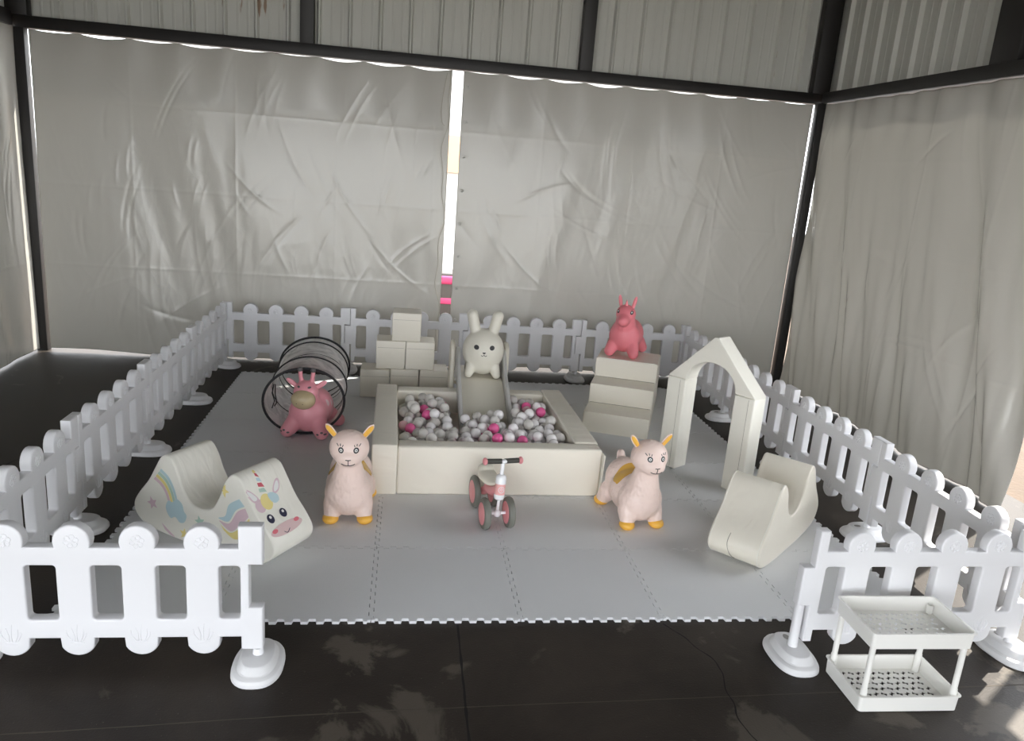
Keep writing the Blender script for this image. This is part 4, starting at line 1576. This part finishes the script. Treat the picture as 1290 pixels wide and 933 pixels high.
# frame and seat behind the steering tube
fr = catmull([Mt @ Vector((0, .012, .125)), Vector((-.004, .06, .165)), Vector((-.006, .15, .140)), Vector((-.004, .235, .090))], 6, False)
obj('frame', tube_me(fr, [.026 - .004 * k / (len(fr) - 1) for k in range(len(fr))], 16), M['tpink'], tk)
obj('rear_axle', tube_me([(-.04, .235, .088), (.04, .235, .088)], .010, 12), M['tpink'], tk)
bm = bmesh.new()
add_ell(bm, (-.004, .175, .205), (.050, .095, .024), (R(6), 0, 0), 28, 16)
add_ell(bm, (-.004, .215, .225), (.044, .045, .034), None, 28, 16)
obj('seat', blob(lambda b2: (add_ell(b2, (-.004, .165, .205), (.052, .100, .026), (R(6), 0, 0)), add_ell(b2, (-.004, .22, .222), (.046, .042, .034))), .004, 6, False), M['tseat'], tk)
bm.free()
obj('seat_post', tube_me([(-.005, .165, .150), (-.004, .168, .192)], .016, 14), M['tpink'], tk)

# ------------------------------------------------------------------ two-tier shelf
sh = thing('tiered_shelf', 'white two-tier perforated shelf standing before the front right panel', 'shelf', (1.345, -.468, 0), R(-1))
LX, LY = .385, .240
bones = []
for j in range(7):
    for i in range(11):
        x = -LX / 2 + .035 + (LX - .07) * i / 10 + (.006 if j % 2 else -.006)
        y = -LY / 2 + .028 + (LY - .056) * j / 6
        a = .6 if (i + j) % 2 else -.5
        w = .0075
        pts = [(-.0105, -w), (-.0045, -w * .75), (0, -w * .4), (.0045, -w * .75), (.0105, -w), (.0105, w), (.0045, w * .75), (0, w * .4), (-.0045, w * .75), (-.0105, w)]
        bones.append([(x + px * math.cos(a) - py * math.sin(a), y + px * math.sin(a) + py * math.cos(a)) for px, py in pts])
def tray(z):
    bm = bmesh.new()
    p = curve2d([rrect(-LX / 2, LX / 2, -LY / 2, LY / 2, .012)] + bones, .0015, 0, 0, Matrix.Translation((0, 0, z + .0015)))
    bm.from_mesh(p)
    hgt = .062
    o_, i_ = rrect(-LX / 2 - .001, LX / 2 + .001, -LY / 2 - .001, LY / 2 + .001, .014), rrect(-LX / 2 + .002, LX / 2 - .002, -LY / 2 + .002, LY / 2 - .002, .012)
    rim = rrect(-LX / 2 - .0065, LX / 2 + .0065, -LY / 2 - .0065, LY / 2 + .0065, .016)
    fl_ = 1.012
    L0 = [bm.verts.new((x, y, z - .001)) for x, y in o_]
    L1 = [bm.verts.new((x * fl_, y * fl_, z + hgt - .003)) for x, y in o_]
    L2 = [bm.verts.new((x * fl_, y * fl_, z + hgt - .003)) for x, y in rim]
    L3 = [bm.verts.new((x * fl_, y * fl_, z + hgt)) for x, y in rim]
    L4 = [bm.verts.new((x * fl_, y * fl_, z + hgt)) for x, y in i_]
    L5 = [bm.verts.new((x, y, z - .001)) for x, y in i_]
    loop = [L0, L1, L2, L3, L4, L5, L0]
    n = len(o_)
    for A, B in zip(loop, loop[1:]):
        for k in range(n):
            bm.faces.new((A[k], A[(k + 1) % n], B[(k + 1) % n], B[k]))
    return from_bm(bm, True, 40)
obj('tray', tray(.004), M['white'], sh)
obj('tray', tray(.262), M['white'], sh)
for sx in (-1, 1):
    for sy in (-1, 1):
        x, y = sx * (LX / 2 - .016), sy * (LY / 2 - .016)
        p = obj('post', lathe_me([(0, .008), (.0125, .008), (.0125, .085), (.0105, .090), (.0105, .262), (0, .262)], 18, Matrix.Translation((x, y, 0))), M['white'], sh)
        obj('socket', lathe_me([(0, .266), (.0115, .266), (.0125, .298), (.0095, .300), (.0085, .288), (0, .288)], 18, Matrix.Translation((x, y, 0))), M['white'], sh)
        obj('foot', lathe_me([(0, 0), (.011, 0), (.011, .005), (0, .005)], 14, Matrix.Translation((x, y, 0))), M['white'], sh)

# ------------------------------------------------------------------ light
w = bpy.data.worlds.new('sky')
SC.world = w
w.use_nodes = True
bg = w.node_tree.nodes['Background']
bg.inputs['Color'].default_value = (0.93, 0.96, 1.0, 1)
bg.inputs['Strength'].default_value = 6.4
sun = bpy.data.lights.new('sun', 'SUN')
sun.energy = 15.0
sun.angle = R(0.6)
sun.color = (1.0, 0.94, 0.84)
so = bpy.data.objects.new('sun', sun)
link(so)
az = math.atan2(.57, .83)
el = R(53)
dirv = Vector((math.cos(az) * math.cos(el), math.sin(az) * math.cos(el), math.sin(el)))
so.rotation_euler = dirv.to_track_quat('Z', 'Y').to_euler()

SC.view_settings.view_transform = 'Standard'
SC.view_settings.look = 'None'
SC.view_settings.gamma = 1.0
SC.view_settings.use_curve_mapping = False
SC.view_settings.exposure = -0.12
SC.render.engine = 'CYCLES'
SC.cycles.use_denoising = True
SC.cycles.max_bounces = 8
SC.cycles.diffuse_bounces = 5
SC.cycles.transparent_max_bounces = 16
SC.cycles.sample_clamp_indirect = 6.0
SC.cycles.caustics_reflective = False
SC.cycles.caustics_refractive = False
